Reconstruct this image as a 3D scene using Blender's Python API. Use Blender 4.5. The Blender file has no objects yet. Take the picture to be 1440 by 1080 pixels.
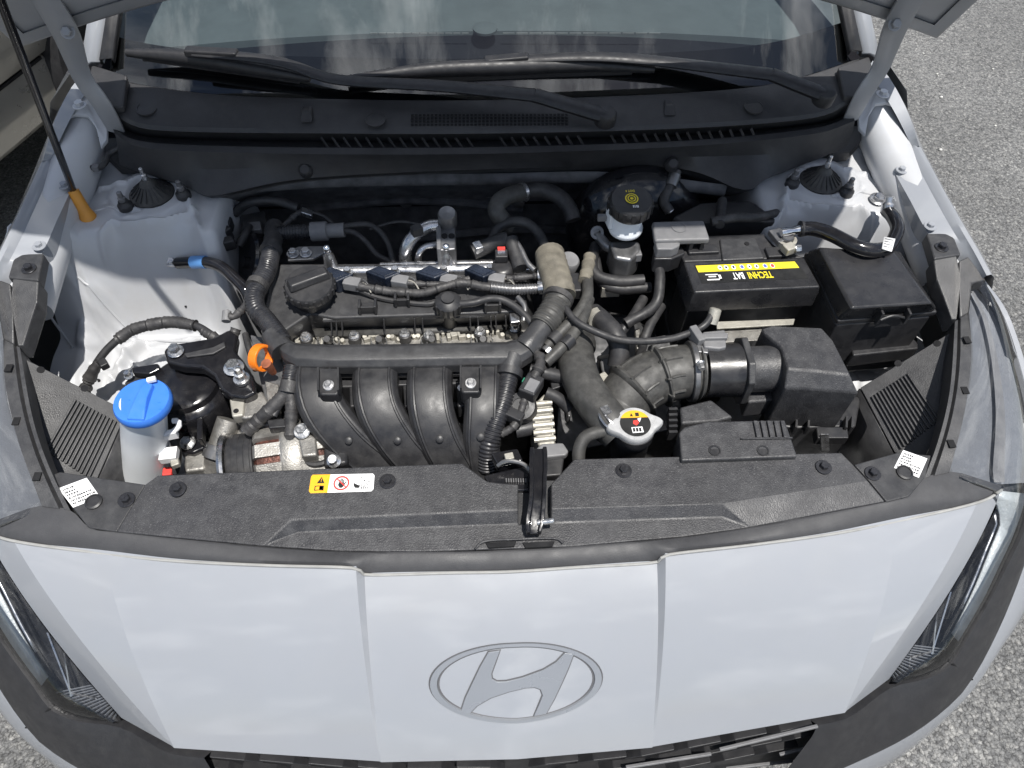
import bpy, math, random
from mathutils import Vector, Matrix
random.seed(7)
SC = bpy.context.scene
COL = SC.collection
R = math.radians

# ---------------------------------------------------------------- camera
CAM = Vector((-0.03527, -0.36268, 1.74448))
YAW, PITCH, ROLL, FPX = R(4.402), R(53.832), R(1.769), 1040.0
_f = Vector((math.sin(YAW) * math.cos(PITCH), math.cos(YAW) * math.cos(PITCH), -math.sin(PITCH)))
_r = Vector((math.cos(YAW), -math.sin(YAW), 0))
_u = _r.cross(_f)
CR = _r * math.cos(ROLL) + _u * math.sin(ROLL)
CU = -_r * math.sin(ROLL) + _u * math.cos(ROLL)
CF = _f
cd = bpy.data.cameras.new('camera')
cam = bpy.data.objects.new('camera', cd)
COL.objects.link(cam)
cd.sensor_width = 36
cd.lens = FPX / 1440 * 36
cd.clip_start = 0.02
cd.clip_end = 500
cam.matrix_world = Matrix(((CR.x, CU.x, -CF.x, CAM.x), (CR.y, CU.y, -CF.y, CAM.y), (CR.z, CU.z, -CF.z, CAM.z), (0, 0, 0, 1)))
SC.camera = cam

# ---------------------------------------------------------------- sky, sun, exposure
SUN = Vector((0.15, -0.225, 1.0)).normalized()          # direction towards the sun
w = bpy.data.worlds.new('World')
SC.world = w
w.use_nodes = True
nt = w.node_tree
nt.nodes.clear()
wo = nt.nodes.new('ShaderNodeOutputWorld')
bg = nt.nodes.new('ShaderNodeBackground')
sky = nt.nodes.new('ShaderNodeTexSky')
sky.sky_type = 'NISHITA'
sky.sun_disc = False
sky.dust_density = 0.4
sky.sun_elevation = math.asin(SUN.z)
sky.sun_rotation = math.atan2(SUN.x, SUN.y)
tc = nt.nodes.new('ShaderNodeTexCoord')
mp = nt.nodes.new('ShaderNodeMapping')
mp.inputs['Scale'].default_value = (2.6, 1.0, 1.6)
mp.inputs['Location'].default_value = (4.4, 2.2, 0.6)
cn = nt.nodes.new('ShaderNodeTexNoise')
cn.inputs['Scale'].default_value = 2.3
cn.inputs['Detail'].default_value = 9
cn.inputs['Roughness'].default_value = 0.62
cn.inputs['Distortion'].default_value = 0.25
cr = nt.nodes.new('ShaderNodeValToRGB')
cr.color_ramp.elements[0].position = 0.51
cr.color_ramp.elements[1].position = 0.72
mx = nt.nodes.new('ShaderNodeMix')
mx.data_type = 'RGBA'
mx.inputs['B'].default_value = (36.0, 36.5, 37.0, 1)
L = nt.links
L.new(tc.outputs['Generated'], mp.inputs['Vector'])
L.new(mp.outputs['Vector'], cn.inputs['Vector'])
L.new(cn.outputs['Fac'], cr.inputs['Fac'])
L.new(cr.outputs['Color'], mx.inputs['Factor'])
L.new(sky.outputs['Color'], mx.inputs['A'])
L.new(mx.outputs['Result'], bg.inputs['Color'])
L.new(bg.outputs['Background'], wo.inputs['Surface'])
bg.inputs['Strength'].default_value = 0.072
sl = bpy.data.lights.new('sun', 'SUN')
sl.energy = 5.0
sl.angle = R(0.53)
sl.color = (1.0, 0.965, 0.91)
so = bpy.data.objects.new('sun', sl)
COL.objects.link(so)
so.location = (0.8, 0, 6)
so.rotation_euler = SUN.to_track_quat('Z', 'Y').to_euler()
SC.view_settings.view_transform = 'Standard'
SC.view_settings.look = 'None'
SC.view_settings.exposure = 0.25
SC.view_settings.gamma = 1
SC.view_settings.use_curve_mapping = False

# ---------------------------------------------------------------- helpers
def at(px, py, z=None, y=None, d=None):
    """the point of the place that photo pixel (px,py) shows, at a known height z or depth y"""
    v = CF + CR * ((px - 720) / FPX) + CU * ((540 - py) / FPX)
    if z is not None: t = (z - CAM.z) / v.z
    elif y is not None: t = (y - CAM.y) / v.y
    else: t = d
    return CAM + v * t

def at_plane(px, py, p0, n):
    v = CF + CR * ((px - 720) / FPX) + CU * ((540 - py) / FPX)
    return CAM + v * ((p0 - CAM).dot(n) / v.dot(n))

def A(pts, z=None, y=None):
    return [at(p[0], p[1], p[2] if len(p) > 2 else z, y if (len(p) < 3 and z is None) else None) for p in pts]

def cr_spline(P, n):
    """Catmull-Rom resampling to n points, evenly by chord"""
    P = [Vector(p) for p in P]
    if len(P) == 2:
        return [P[0].lerp(P[1], i / (n - 1)) for i in range(n)]
    Q = [P[0] * 2 - P[1]] + P + [P[-1] * 2 - P[-2]]
    D = []
    for i in range(1, len(Q) - 2):
        p0, p1, p2, p3 = Q[i - 1:i + 3]
        for k in range(16):
            t = k / 16
            D.append(0.5 * ((2 * p1) + (p2 - p0) * t + (2 * p0 - 5 * p1 + 4 * p2 - p3) * t * t + (3 * p1 - p0 - 3 * p2 + p3) * t ** 3))
    D.append(P[-1])
    return resample(D, n)

def resample(D, n):
    s = [0.0]
    for i in range(1, len(D)): s.append(s[-1] + (D[i] - D[i - 1]).length)
    out = []; j = 0
    for i in range(n):
        t = s[-1] * i / (n - 1)
        while j < len(D) - 2 and s[j + 1] < t: j += 1
        h = s[j + 1] - s[j]
        out.append(D[j].lerp(D[j + 1], (t - s[j]) / h if h > 1e-9 else 0))
    return out

def plen(P):
    return sum((P[i] - P[i - 1]).length for i in range(1, len(P)))

def axes(n):
    n = Vector(n).normalized()
    a = Vector((1, 0, 0)) if abs(n.x) < 0.8 else Vector((0, 1, 0))
    u = (a - n * a.dot(n)).normalized()
    return u, n.cross(u), n

class MB:
    def __init__(s): s.v = []; s.f = []
    def add(s, vs, fs):
        o = len(s.v)
        s.v += [Vector(v) for v in vs]
        s.f += [tuple(i + o for i in f) for f in fs]
        return s
    def loft(s, rings, closed=True, cap=True, wrap=False):
        n = len(rings[0]); vs = [p for r in rings for p in r]; fs = []
        m = len(rings)
        for i in range(m if wrap else m - 1):
            i2 = (i + 1) % m
            for k in range(n if closed else n - 1):
                k2 = (k + 1) % n
                fs.append((i * n + k, i * n + k2, i2 * n + k2, i2 * n + k))
        if cap and closed and not wrap:
            fs.append(tuple(range(n - 1, -1, -1)))
            fs.append(tuple((m - 1) * n + k for k in range(n)))
        return s.add(vs, fs)
    def tube(s, pts, r, seg=12, cap=True, flat=1.0, up=None):
        P = [Vector(p) for p in pts]; n = len(P)
        rr = r if isinstance(r, (list, tuple)) else [r] * n
        T = [(P[min(i + 1, n - 1)] - P[max(i - 1, 0)]).normalized() for i in range(n)]
        u = axes(T[0])[0]
        if up is not None:
            u = Vector(up); u = (u - T[0] * u.dot(T[0])).normalized()
        rings = []
        for i in range(n):
            u = (u - T[i] * u.dot(T[i])).normalized(); v = T[i].cross(u)
            rings.append([P[i] + (u * (math.cos(2 * math.pi * k / seg) * flat) + v * math.sin(2 * math.pi * k / seg)) * rr[i] for k in range(seg)])
        return s.loft(rings, cap=cap)
    def hose(s, pts, r, seg=12, n=None, flat=1.0, up=None):
        D = cr_spline(pts, 80); n = n or max(6, int(plen(D) / max(r * 0.5, 0.004)))
        n = min(n, 90)
        rr = r
        return s.tube(resample(D, n), rr, seg, flat=flat, up=up)
    def corr(s, pts, r, pitch=0.0045, depth=0.0011, seg=12):
        D = cr_spline(pts, 120); m = max(4, int(plen(D) / pitch))
        P = resample(D, m * 4 + 1)
        rr = [r - (0 if (i % 4) in (1, 2) else depth) for i in range(len(P))]
        return s.tube(P, rr, seg)
    def taped(s, pts, r, seg=12, jit=0.0009, step=0.006):
        D = cr_spline(pts, 120); m = max(4, int(plen(D) / step))
        P = resample(D, m * 2 + 1); rr = []
        for i in range(m):
            j = random.uniform(-jit, jit)
            rr += [r + j, r + j - 0.0009]
        rr.append(r)
        return s.tube(P, rr, seg)
    def lathe(s, prof, c, axis=(0, 0, 1), seg=28, cap=True, u=None):
        U, V, N = axes(axis); c = Vector(c)
        rings = [[c + N * h + (U * math.cos(2 * math.pi * k / seg) + V * math.sin(2 * math.pi * k / seg)) * r for k in range(seg)] for r, h in prof]
        return s.loft(rings, cap=cap)
    def prism(s, top, down=None, bottom=None):
        top = [Vector(p) for p in top]
        if bottom is None:
            d = Vector((0, 0, -down)) if not isinstance(down, Vector) else down
            bottom = [p + d for p in top]
        # bottom ring first so caps face outwards whatever the order is fixed by recalc
        return s.loft([bottom, top])
    def box(s, c, sz, rz=0, ax=None):
        c = Vector(c); hx, hy, hz = [a / 2 for a in sz]
        if ax is None:
            X = Vector((math.cos(rz), math.sin(rz), 0)); Y = Vector((-math.sin(rz), math.cos(rz), 0)); Z = Vector((0, 0, 1))
        else: X, Y, Z = ax
        ring = lambda h: [c + X * (a * hx) + Y * (b * hy) + Z * h for a, b in ((-1, -1), (1, -1), (1, 1), (-1, 1))]
        return s.loft([ring(-hz), ring(hz)])
    def bar(s, a, b, w, h, up=(0, 0, 1)):
        a = Vector(a); b = Vector(b); X = (b - a); l = X.length; X.normalize()
        Z = Vector(up); Z = (Z - X * Z.dot(X)).normalized(); Y = Z.cross(X)
        return s.box((a + b) / 2, (l, w, h), ax=(X, Y, Z))
    def hexbolt(s, c, axis=(0, 0, 1), r=0.006, h=0.006, washer=1.6, wh=0.0016):
        if washer: s.lathe([(r * washer, 0), (r * washer, wh * .6), (r * washer * .93, wh)], c, axis, 18)
        s.lathe([(r, wh), (r, wh + h * .85), (r * .86, wh + h)], c, axis, 6)
        return s
    def sphere(s, c, r, seg=14, rings=8, sc=(1, 1, 1)):
        c = Vector(c); rs = []
        for i in range(rings + 1):
            a = -math.pi / 2 + math.pi * (0.02 + 0.96 * i / rings)
            rs.append([c + Vector((math.cos(a) * math.cos(2 * math.pi * k / seg) * r * sc[0], math.cos(a) * math.sin(2 * math.pi * k / seg) * r * sc[1], math.sin(a) * r * sc[2])) for k in range(seg)])
        return s.loft(rs)
    def sheet(s, rows):
        return s.loft(rows, closed=False, cap=False)

WL = {}                                                   # world location of every object
def link(o, parent, loc):
    COL.objects.link(o)
    loc = Vector(loc)
    WL[o.name] = loc
    if parent is not None:
        o.parent = parent
        o.location = loc - WL[parent.name]
    else:
        o.location = loc
    return o

def thing(name, label, cat, loc, group=None):
    o = bpy.data.objects.new(name, None)
    o.empty_display_size = 0.05
    link(o, None, loc)
    return tag(o, label, cat, group)

def tag(o, label=None, cat=None, group=None, kind=None):
    if label: o['label'] = label
    if cat: o['category'] = cat
    if group: o['group'] = group
    if kind: o['kind'] = kind
    return o

def mesh_of(mb, name, mat, smooth=40, origin=None):
    import bmesh
    me = bpy.data.meshes.new(name)
    me.from_pydata([tuple(v - origin) for v in mb.v], [], mb.f)
    bm = bmesh.new(); bm.from_mesh(me)
    bmesh.ops.recalc_face_normals(bm, faces=bm.faces)
    bm.to_mesh(me); bm.free()
    me.materials.append(MT[mat] if isinstance(mat, str) else mat)
    if smooth:
        me.polygons.foreach_set('use_smooth', [True] * len(me.polygons))
        me.set_sharp_from_angle(angle=R(smooth))
    me.update()
    return me

def build(mb, name, mat, parent=None, bevel=0, seg=2, smooth=40, solid=0, soff=-1, sub=0, label=None, crease=None):
    xs = [v.x for v in mb.v]; ys = [v.y for v in mb.v]; zs = [v.z for v in mb.v]
    org = Vector(((min(xs) + max(xs)) / 2, (min(ys) + max(ys)) / 2, min(zs)))
    me = mesh_of(mb, name, mat, smooth, org)
    o = bpy.data.objects.new(name, me)
    link(o, parent, org)
    if solid:
        m = o.modifiers.new('thickness', 'SOLIDIFY'); m.thickness = solid; m.offset = soff
    if sub:
        m = o.modifiers.new('sub', 'SUBSURF'); m.levels = sub; m.render_levels = sub
    if bevel:
        m = o.modifiers.new('bevel', 'BEVEL'); m.width = bevel; m.segments = seg
        m.limit_method = 'ANGLE'; m.angle_limit = R(28); m.harden_normals = True
    if label: o['label'] = label
    return o

BOLTS = {}
def bolt(parent, c, axis=(0, 0, 1), r=0.006, h=0.006, mat='zinc', washer=1.6, name='bolt', wh=0.0016):
    key = (round(r, 4), round(h, 4), mat, washer)
    if key not in BOLTS:
        BOLTS[key] = mesh_of(MB().hexbolt((0, 0, 0), (0, 0, 1), r, h, washer, wh), 'bolt', mat, 35, Vector((0, 0, 0)))
    o = bpy.data.objects.new(name, BOLTS[key])
    link(o, parent, c)
    o.rotation_euler = Vector(axis).to_track_quat('Z', 'Y').to_euler()
    return o

def quadmap(c, off=0.0004):
    """(u,v,layer) on the flat quad c = [top-left, top-right, bottom-right, bottom-left]"""
    c = [Vector(p) for p in c]
    n = (c[1] - c[0]).cross(c[3] - c[0]).normalized()
    if n.dot(CAM - c[0]) < 0: n = -n
    def f(u, v, k=0):
        return (c[0].lerp(c[1], u)).lerp(c[3].lerp(c[2], u), v) + n * (off * (k + 1))
    f.n = n
    return f

def flat(q, pts, k):
    """a flat printed patch: polygon given in uv on quad q"""
    return MB().add([q(u, v, k) for u, v in pts], [tuple(range(len(pts)))])

def disc(cu, cv, ru, rv, n=24):
    return [(cu + ru * math.cos(2 * math.pi * i / n), cv + rv * math.sin(2 * math.pi * i / n)) for i in range(n)]

def lettering(txt, q, u0, v0, hu, hv, k, mat, parent, flip=False, name='lettering'):
    """text laid on quad q: starts at (u0,v0) baseline, letter height hv, width factor hu"""
    cu = bpy.data.curves.new('txt', 'FONT'); cu.body = txt; cu.size = 1.0; cu.offset = 0.02; cu.resolution_u = 2
    to = bpy.data.objects.new('txt', cu); COL.objects.link(to)
    dg = bpy.context.evaluated_depsgraph_get(); dg.update()
    tm = to.evaluated_get(dg).to_mesh()
    mb = MB()
    vs = []
    for v in tm.vertices:
        a, b = v.co.x * hu, v.co.y * hv
        vs.append(q(u0 - a, v0 + b, k) if flip else q(u0 + a, v0 - b, k))
    fs = [tuple(p.vertices) for p in tm.polygons]
    mb.add(vs, fs)
    bpy.data.objects.remove(to)
    return build(mb, name, mat, parent, smooth=0)

# ---------------------------------------------------------------- materials
MT = {}
def mat(name, col, rough=0.5, metal=0.0, var=0.12, vs=14, bump=0.0, bs=900, dust=0.0, dcol=(0.32, 0.31, 0.30), ds=60, coat=0.0, spec=0.5, sss=0, aniso=0, speck=0.0, rvar=0.12):
    m = bpy.data.materials.new(name); m.use_nodes = True
    t = m.node_tree; N = t.nodes; K = t.links
    b = N['Principled BSDF']
    b.inputs['Roughness'].default_value = rough
    b.inputs['Metallic'].default_value = metal
    b.inputs['Specular IOR Level'].default_value = spec
    if coat:
        b.inputs['Coat Weight'].default_value = coat; b.inputs['Coat Roughness'].default_value = 0.04
    if sss:
        b.inputs['Subsurface Weight'].default_value = sss; b.inputs['Subsurface Radius'].default_value = (.02, .02, .02)
    tcn = N.new('ShaderNodeTexCoord')
    geo = N.new('ShaderNodeNewGeometry')
    n1 = N.new('ShaderNodeTexNoise'); n1.inputs['Scale'].default_value = vs; n1.inputs['Detail'].default_value = 5
    K.new(geo.outputs['Position'], n1.inputs['Vector'])
    r1 = N.new('ShaderNodeMapRange'); r1.inputs[1].default_value = 0.3; r1.inputs[2].default_value = 0.7
    r1.inputs[3].default_value = 1 - var; r1.inputs[4].default_value = 1 + var
    K.new(n1.outputs['Fac'], r1.inputs[0])
    mu = N.new('ShaderNodeMix'); mu.data_type = 'RGBA'; mu.blend_type = 'MULTIPLY'; mu.inputs['Factor'].default_value = 1
    mu.inputs['A'].default_value = (*col, 1)
    K.new(r1.outputs[0], mu.inputs['B'])
    out = mu.outputs['Result']
    if dust:
        n2 = N.new('ShaderNodeTexNoise'); n2.inputs['Scale'].default_value = ds; n2.inputs['Detail'].default_value = 8; n2.inputs['Roughness'].default_value = 0.7
        n3 = N.new('ShaderNodeTexNoise'); n3.inputs['Scale'].default_value = 7; n3.inputs['Detail'].default_value = 3
        for q in (n2, n3): K.new(geo.outputs['Position'], q.inputs['Vector'])
        r2 = N.new('ShaderNodeMapRange'); r2.inputs[1].default_value = 0.42; r2.inputs[2].default_value = 0.75; r2.inputs[4].default_value = dust
        r3 = N.new('ShaderNodeMapRange'); r3.inputs[1].default_value = 0.3; r3.inputs[2].default_value = 0.65; r3.inputs[3].default_value = 0.35
        K.new(n2.outputs['Fac'], r2.inputs[0]); K.new(n3.outputs['Fac'], r3.inputs[0])
        ml = N.new('ShaderNodeMath'); ml.operation = 'MULTIPLY'
        K.new(r2.outputs[0], ml.inputs[0]); K.new(r3.outputs[0], ml.inputs[1])
        md = N.new('ShaderNodeMix'); md.data_type = 'RGBA'; md.inputs['B'].default_value = (*dcol, 1)
        K.new(ml.outputs[0], md.inputs['Factor']); K.new(out, md.inputs['A'])
        out = md.outputs['Result']
    if speck:
        vo = N.new('ShaderNodeTexNoise'); vo.inputs['Scale'].default_value = 700; vo.inputs['Detail'].default_value = 2
        K.new(geo.outputs['Position'], vo.inputs['Vector'])
        r4 = N.new('ShaderNodeMapRange'); r4.inputs[1].default_value = 0.62; r4.inputs[2].default_value = 0.74; r4.inputs[4].default_value = speck
        K.new(vo.outputs['Fac'], r4.inputs[0])
        ms = N.new('ShaderNodeMix'); ms.data_type = 'RGBA'; ms.inputs['B'].default_value = (*dcol, 1)
        K.new(r4.outputs[0], ms.inputs['Factor']); K.new(out, ms.inputs['A'])
        out = ms.outputs['Result']
    K.new(out, b.inputs['Base Color'])
    if rvar:
        rr = N.new('ShaderNodeMapRange'); rr.inputs[1].default_value = 0.3; rr.inputs[2].default_value = 0.7
        rr.inputs[3].default_value = max(0.02, rough - rvar); rr.inputs[4].default_value = min(1, rough + rvar)
        nr = N.new('ShaderNodeTexNoise'); nr.inputs['Scale'].default_value = vs * 3; nr.inputs['Detail'].default_value = 4
        K.new(geo.outputs['Position'], nr.inputs['Vector']); K.new(nr.outputs['Fac'], rr.inputs[0]); K.new(rr.outputs[0], b.inputs['Roughness'])
    if bump:
        nb = N.new('ShaderNodeTexNoise'); nb.inputs['Scale'].default_value = bs; nb.inputs['Detail'].default_value = 2
        K.new(geo.outputs['Position'], nb.inputs['Vector'])
        bp = N.new('ShaderNodeBump'); bp.inputs['Strength'].default_value = bump; bp.inputs['Distance'].default_value = 0.001
        K.new(nb.outputs['Fac'], bp.inputs['Height']); K.new(bp.outputs['Normal'], b.inputs['Normal'])
    MT[name] = m
    return m

mat('white_paint', (0.268, 0.281, 0.305), 0.50, 0.0, 0.03, 5, coat=0.9, spec=.3, bump=0.03, bs=2600, rvar=0.06, dust=0.22, dcol=(.30, .30, .30), ds=9)
mat('bay_paint', (0.47, 0.48, 0.50), 0.40, 0.05, 0.05, 9, coat=0.15, dust=0.30, dcol=(.40, .38, .34), ds=22)
mat('hood_under', (0.28, 0.285, 0.295), 0.45, 0.2, 0.06, 9, coat=0.15, dust=0.2)
mat('textured_plastic', (0.029, 0.029, 0.032), 0.50, 0, 0.2, 12, bump=0.55, bs=520, dust=0.18, speck=0.35, dcol=(.30, .30, .30))
mat('cover_plastic', (0.034, 0.034, 0.036), 0.46, 0, 0.2, 10, bump=0.35, bs=700, dust=0.16, dcol=(.26, .26, .26))
mat('black_plastic', (0.022, 0.022, 0.024), 0.45, 0, 0.2, 20, bump=0.15, bs=800, dust=0.10, dcol=(.22, .21, .2))
mat('gloss_black', (0.010, 0.010, 0.012), 0.16, 0, 0.1, 20, dust=0.06, dcol=(.2, .18, .16))
mat('cowl_plastic', (0.026, 0.026, 0.028), 0.5, 0, 0.12, 9, bump=0.3, bs=600, dust=0.07, dcol=(.2, .2, .2))
mat('dark_felt', (0.085, 0.085, 0.09), 0.95, 0, 0.4, 40, bump=0.6, bs=250, dust=0.2, dcol=(.13, .13, .135))
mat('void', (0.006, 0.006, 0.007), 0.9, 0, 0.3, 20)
mat('rubber', (0.022, 0.022, 0.024), 0.55, 0, 0.2, 30, dust=0.22, dcol=(.18, .17, .16))
mat('dusty_rubber', (0.040, 0.039, 0.037), 0.55, 0, 0.22, 26, bump=0.1, dust=0.30, dcol=(.24, .235, .22))
mat('seal_rubber', (0.045, 0.045, 0.048), 0.60, 0, 0.10, 9, dust=0.10, dcol=(.22, .22, .22), bump=.25, bs=700)
mat('conduit', (0.020, 0.020, 0.023), 0.36, 0, 0.2, 40, dust=0.16, dcol=(.2, .2, .2))
mat('tape', (0.030, 0.029, 0.030), 0.55, 0, 0.3, 90, bump=0.4, bs=500, dust=0.35, dcol=(.22, .21, .2))
mat('beige_tape', (0.16, 0.145, 0.115), 0.7, 0, 0.35, 50, bump=0.4, bs=400, dust=0.4, dcol=(.09, .085, .08))
mat('cast_aluminium', (0.34, 0.33, 0.31), 0.5, 0.75, 0.25, 45, bump=0.5, bs=420, dust=0.4, dcol=(.20, .18, .15))
mat('pale_aluminium', (0.40, 0.385, 0.34), 0.55, 0.45, 0.2, 40, bump=0.4, bs=420, dust=0.35, dcol=(.34, .3, .24))
mat('steel', (0.55, 0.55, 0.56), 0.30, 0.95, 0.15, 40, dust=0.15, dcol=(.2, .18, .16))
mat('zinc', (0.66, 0.66, 0.66), 0.28, 0.95, 0.1, 60, dust=0.1)
mat('dark_bolt', (0.05, 0.05, 0.055), 0.32, 0.6, 0.1, 60)
mat('dull_metal', (0.23, 0.23, 0.235), 0.42, 0.8, 0.2, 40, dust=0.3, dcol=(.16, .15, .14))
mat('grey_plastic', (0.16, 0.16, 0.165), 0.5, 0, 0.15, 30, bump=0.2, dust=0.2, dcol=(.3, .29, .27))
mat('coil_top', (0.012, 0.017, 0.030), 0.30, 0, 0.3, 60, bump=0.2, dust=0.12, dcol=(.12, .13, .15))
mat('blue_plastic', (0.045, 0.19, 0.66), 0.38, 0, 0.06, 30, dust=0.06, sss=.1)
mat('orange_plastic', (0.85, 0.20, 0.012), 0.35, 0, 0.05, 30, dust=0.05)
mat('ochre_rubber', (0.62, 0.27, 0.035), 0.5, 0, 0.1, 40, dust=0.15)
mat('milky_plastic', (0.74, 0.77, 0.80), 0.40, 0, 0.04, 15, sss=0.5, dust=0.10, dcol=(.4, .38, .34))
mat('blue_tape', (0.10, 0.26, 0.55), 0.5, 0, 0.1)
mat('label_white', (0.80, 0.80, 0.80), 0.5, 0, 0.03)
mat('label_yellow', (0.82, 0.66, 0.03), 0.45, 0, 0.03)
mat('label_amber', (0.85, 0.42, 0.02), 0.45, 0, 0.03)
mat('label_red', (0.65, 0.05, 0.04), 0.5, 0, 0.03)
mat('label_black', (0.012, 0.012, 0.012), 0.5, 0, 0.03)
mat('label_grey', (0.09, 0.09, 0.095), 0.5, 0, 0.03)
mat('label_blue', (0.1, 0.13, 0.5), 0.5, 0, 0.03)
mat('copper', (0.09, 0.035, 0.025), 0.5, 0.5, 0.5, 150, bump=.8, bs=300)
mat('rust', (0.30, 0.10, 0.05), 0.8, 0.2, 0.4, 80)
mat('badge_chrome', (0.25, 0.262, 0.282), 0.30, 0.3, 0.03, 8, bump=0.05, bs=2500, rvar=0.05)
mat('chrome', (0.75, 0.76, 0.78), 0.12, 1.0, 0.04, 20, rvar=0.05)
mat('lamp_black', (0.02, 0.021, 0.024), 0.25, 0.1, 0.1, 20)
mat('lamp_silver', (0.17, 0.178, 0.195), 0.5, 0.2, 0.06, 40, bump=0.4, bs=420, speck=.3, dcol=(.12, .12, .13))
mat('bright_metal', (0.62, 0.62, 0.62), 0.34, 0.45, 0.08, 40, dust=.08)
mat('satin_plastic', (0.020, 0.020, 0.022), 0.30, 0, 0.15, 16, bump=.12, bs=900, dust=0.16, dcol=(.2, .195, .19), ds=30)
mat('lamp_bright', (0.50, 0.53, 0.54), 0.42, 0.2, 0.08, 60, bump=0.7, bs=300)
mat('bead', (0.30, 0.30, 0.29), 0.7, 0, 0.15, 40, dust=.3, dcol=(.25, .23, .2))
mat('bumper_black', (0.019, 0.019, 0.021), 0.48, 0, 0.05, 12, bump=0.25, bs=700, dust=0.05)
mat('dash', (0.09, 0.098, 0.105), 0.8, 0, 0.1, 20, spec=.2)
mat('dash_dark', (0.010, 0.010, 0.013), 0.85, 0, 0.1, 20, spec=0.1)
mat('wiper_black', (0.014, 0.014, 0.016), 0.5, 0, 0.1, 30, bump=.2, dust=.04)
mat('frit', (0.006, 0.006, 0.007), 0.9, 0, 0.1, 20, spec=0.0)
mat('seat_cloth', (0.10, 0.10, 0.11), 0.9, 0, 0.1, 20)
mat('silver_paint', (0.40, 0.39, 0.355), 0.35, 0.5, 0.04, 6, coat=0.4, dust=0.1)
mat('tyre', (0.02, 0.02, 0.02), 0.8, 0, 0.2, 30, bump=.4)

def glassy(name, tint, rough, ior, base=0.0, haze=None):
    m = bpy.data.materials.new(name); m.use_nodes = True
    t = m.node_tree; N = t.nodes; K = t.links
    N.remove(N['Principled BSDF'])
    o = N['Material Output']
    tr = N.new('ShaderNodeBsdfTransparent'); tr.inputs['Color'].default_value = (*tint, 1)
    gl = N.new('ShaderNodeBsdfGlossy'); gl.inputs['Roughness'].default_value = rough
    fr = N.new('ShaderNodeFresnel'); fr.inputs['IOR'].default_value = ior
    ad = N.new('ShaderNodeMath'); ad.operation = 'ADD'; ad.inputs[1].default_value = base; ad.use_clamp = True
    K.new(fr.outputs[0], ad.inputs[0])
    mx = N.new('ShaderNodeMixShader')
    K.new(ad.outputs[0], mx.inputs[0]); K.new(tr.outputs[0], mx.inputs[1]); K.new(gl.outputs[0], mx.inputs[2])
    last = mx.outputs[0]
    if haze:
        df = N.new('ShaderNodeBsdfDiffuse'); df.inputs['Color'].default_value = (*haze[1], 1)
        geo = N.new('ShaderNodeNewGeometry')
        nz = N.new('ShaderNodeTexNoise'); nz.inputs['Scale'].default_value = haze[2]; nz.inputs['Detail'].default_value = 4
        K.new(geo.outputs['Position'], nz.inputs['Vector'])
        rg = N.new('ShaderNodeMapRange'); rg.inputs[1].default_value = .4; rg.inputs[2].default_value = .65
        rg.inputs[3].default_value = haze[0] * .7; rg.inputs[4].default_value = haze[0] * 1.3
        K.new(nz.outputs['Fac'], rg.inputs[0])
        m2 = N.new('ShaderNodeMixShader')
        K.new(rg.outputs[0], m2.inputs[0]); K.new(last, m2.inputs[1]); K.new(df.outputs[0], m2.inputs[2])
        last = m2.outputs[0]
    K.new(last, o.inputs['Surface'])
    MT[name] = m
glassy('windscreen_glass', (0.80, 0.88, 0.88), 0.0, 1.52, 0.045, (0.003, (.5, .5, .5), 40))
glassy('lens', (0.94, 0.95, 0.96), 0.01, 1.50, 0.02, (0.015, (.5, .5, .5), 200))
glassy('clear_plastic', (0.75, 0.76, 0.78), 0.12, 1.45, 0.02, (0.25, (.6, .62, .66), 60))

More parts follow.
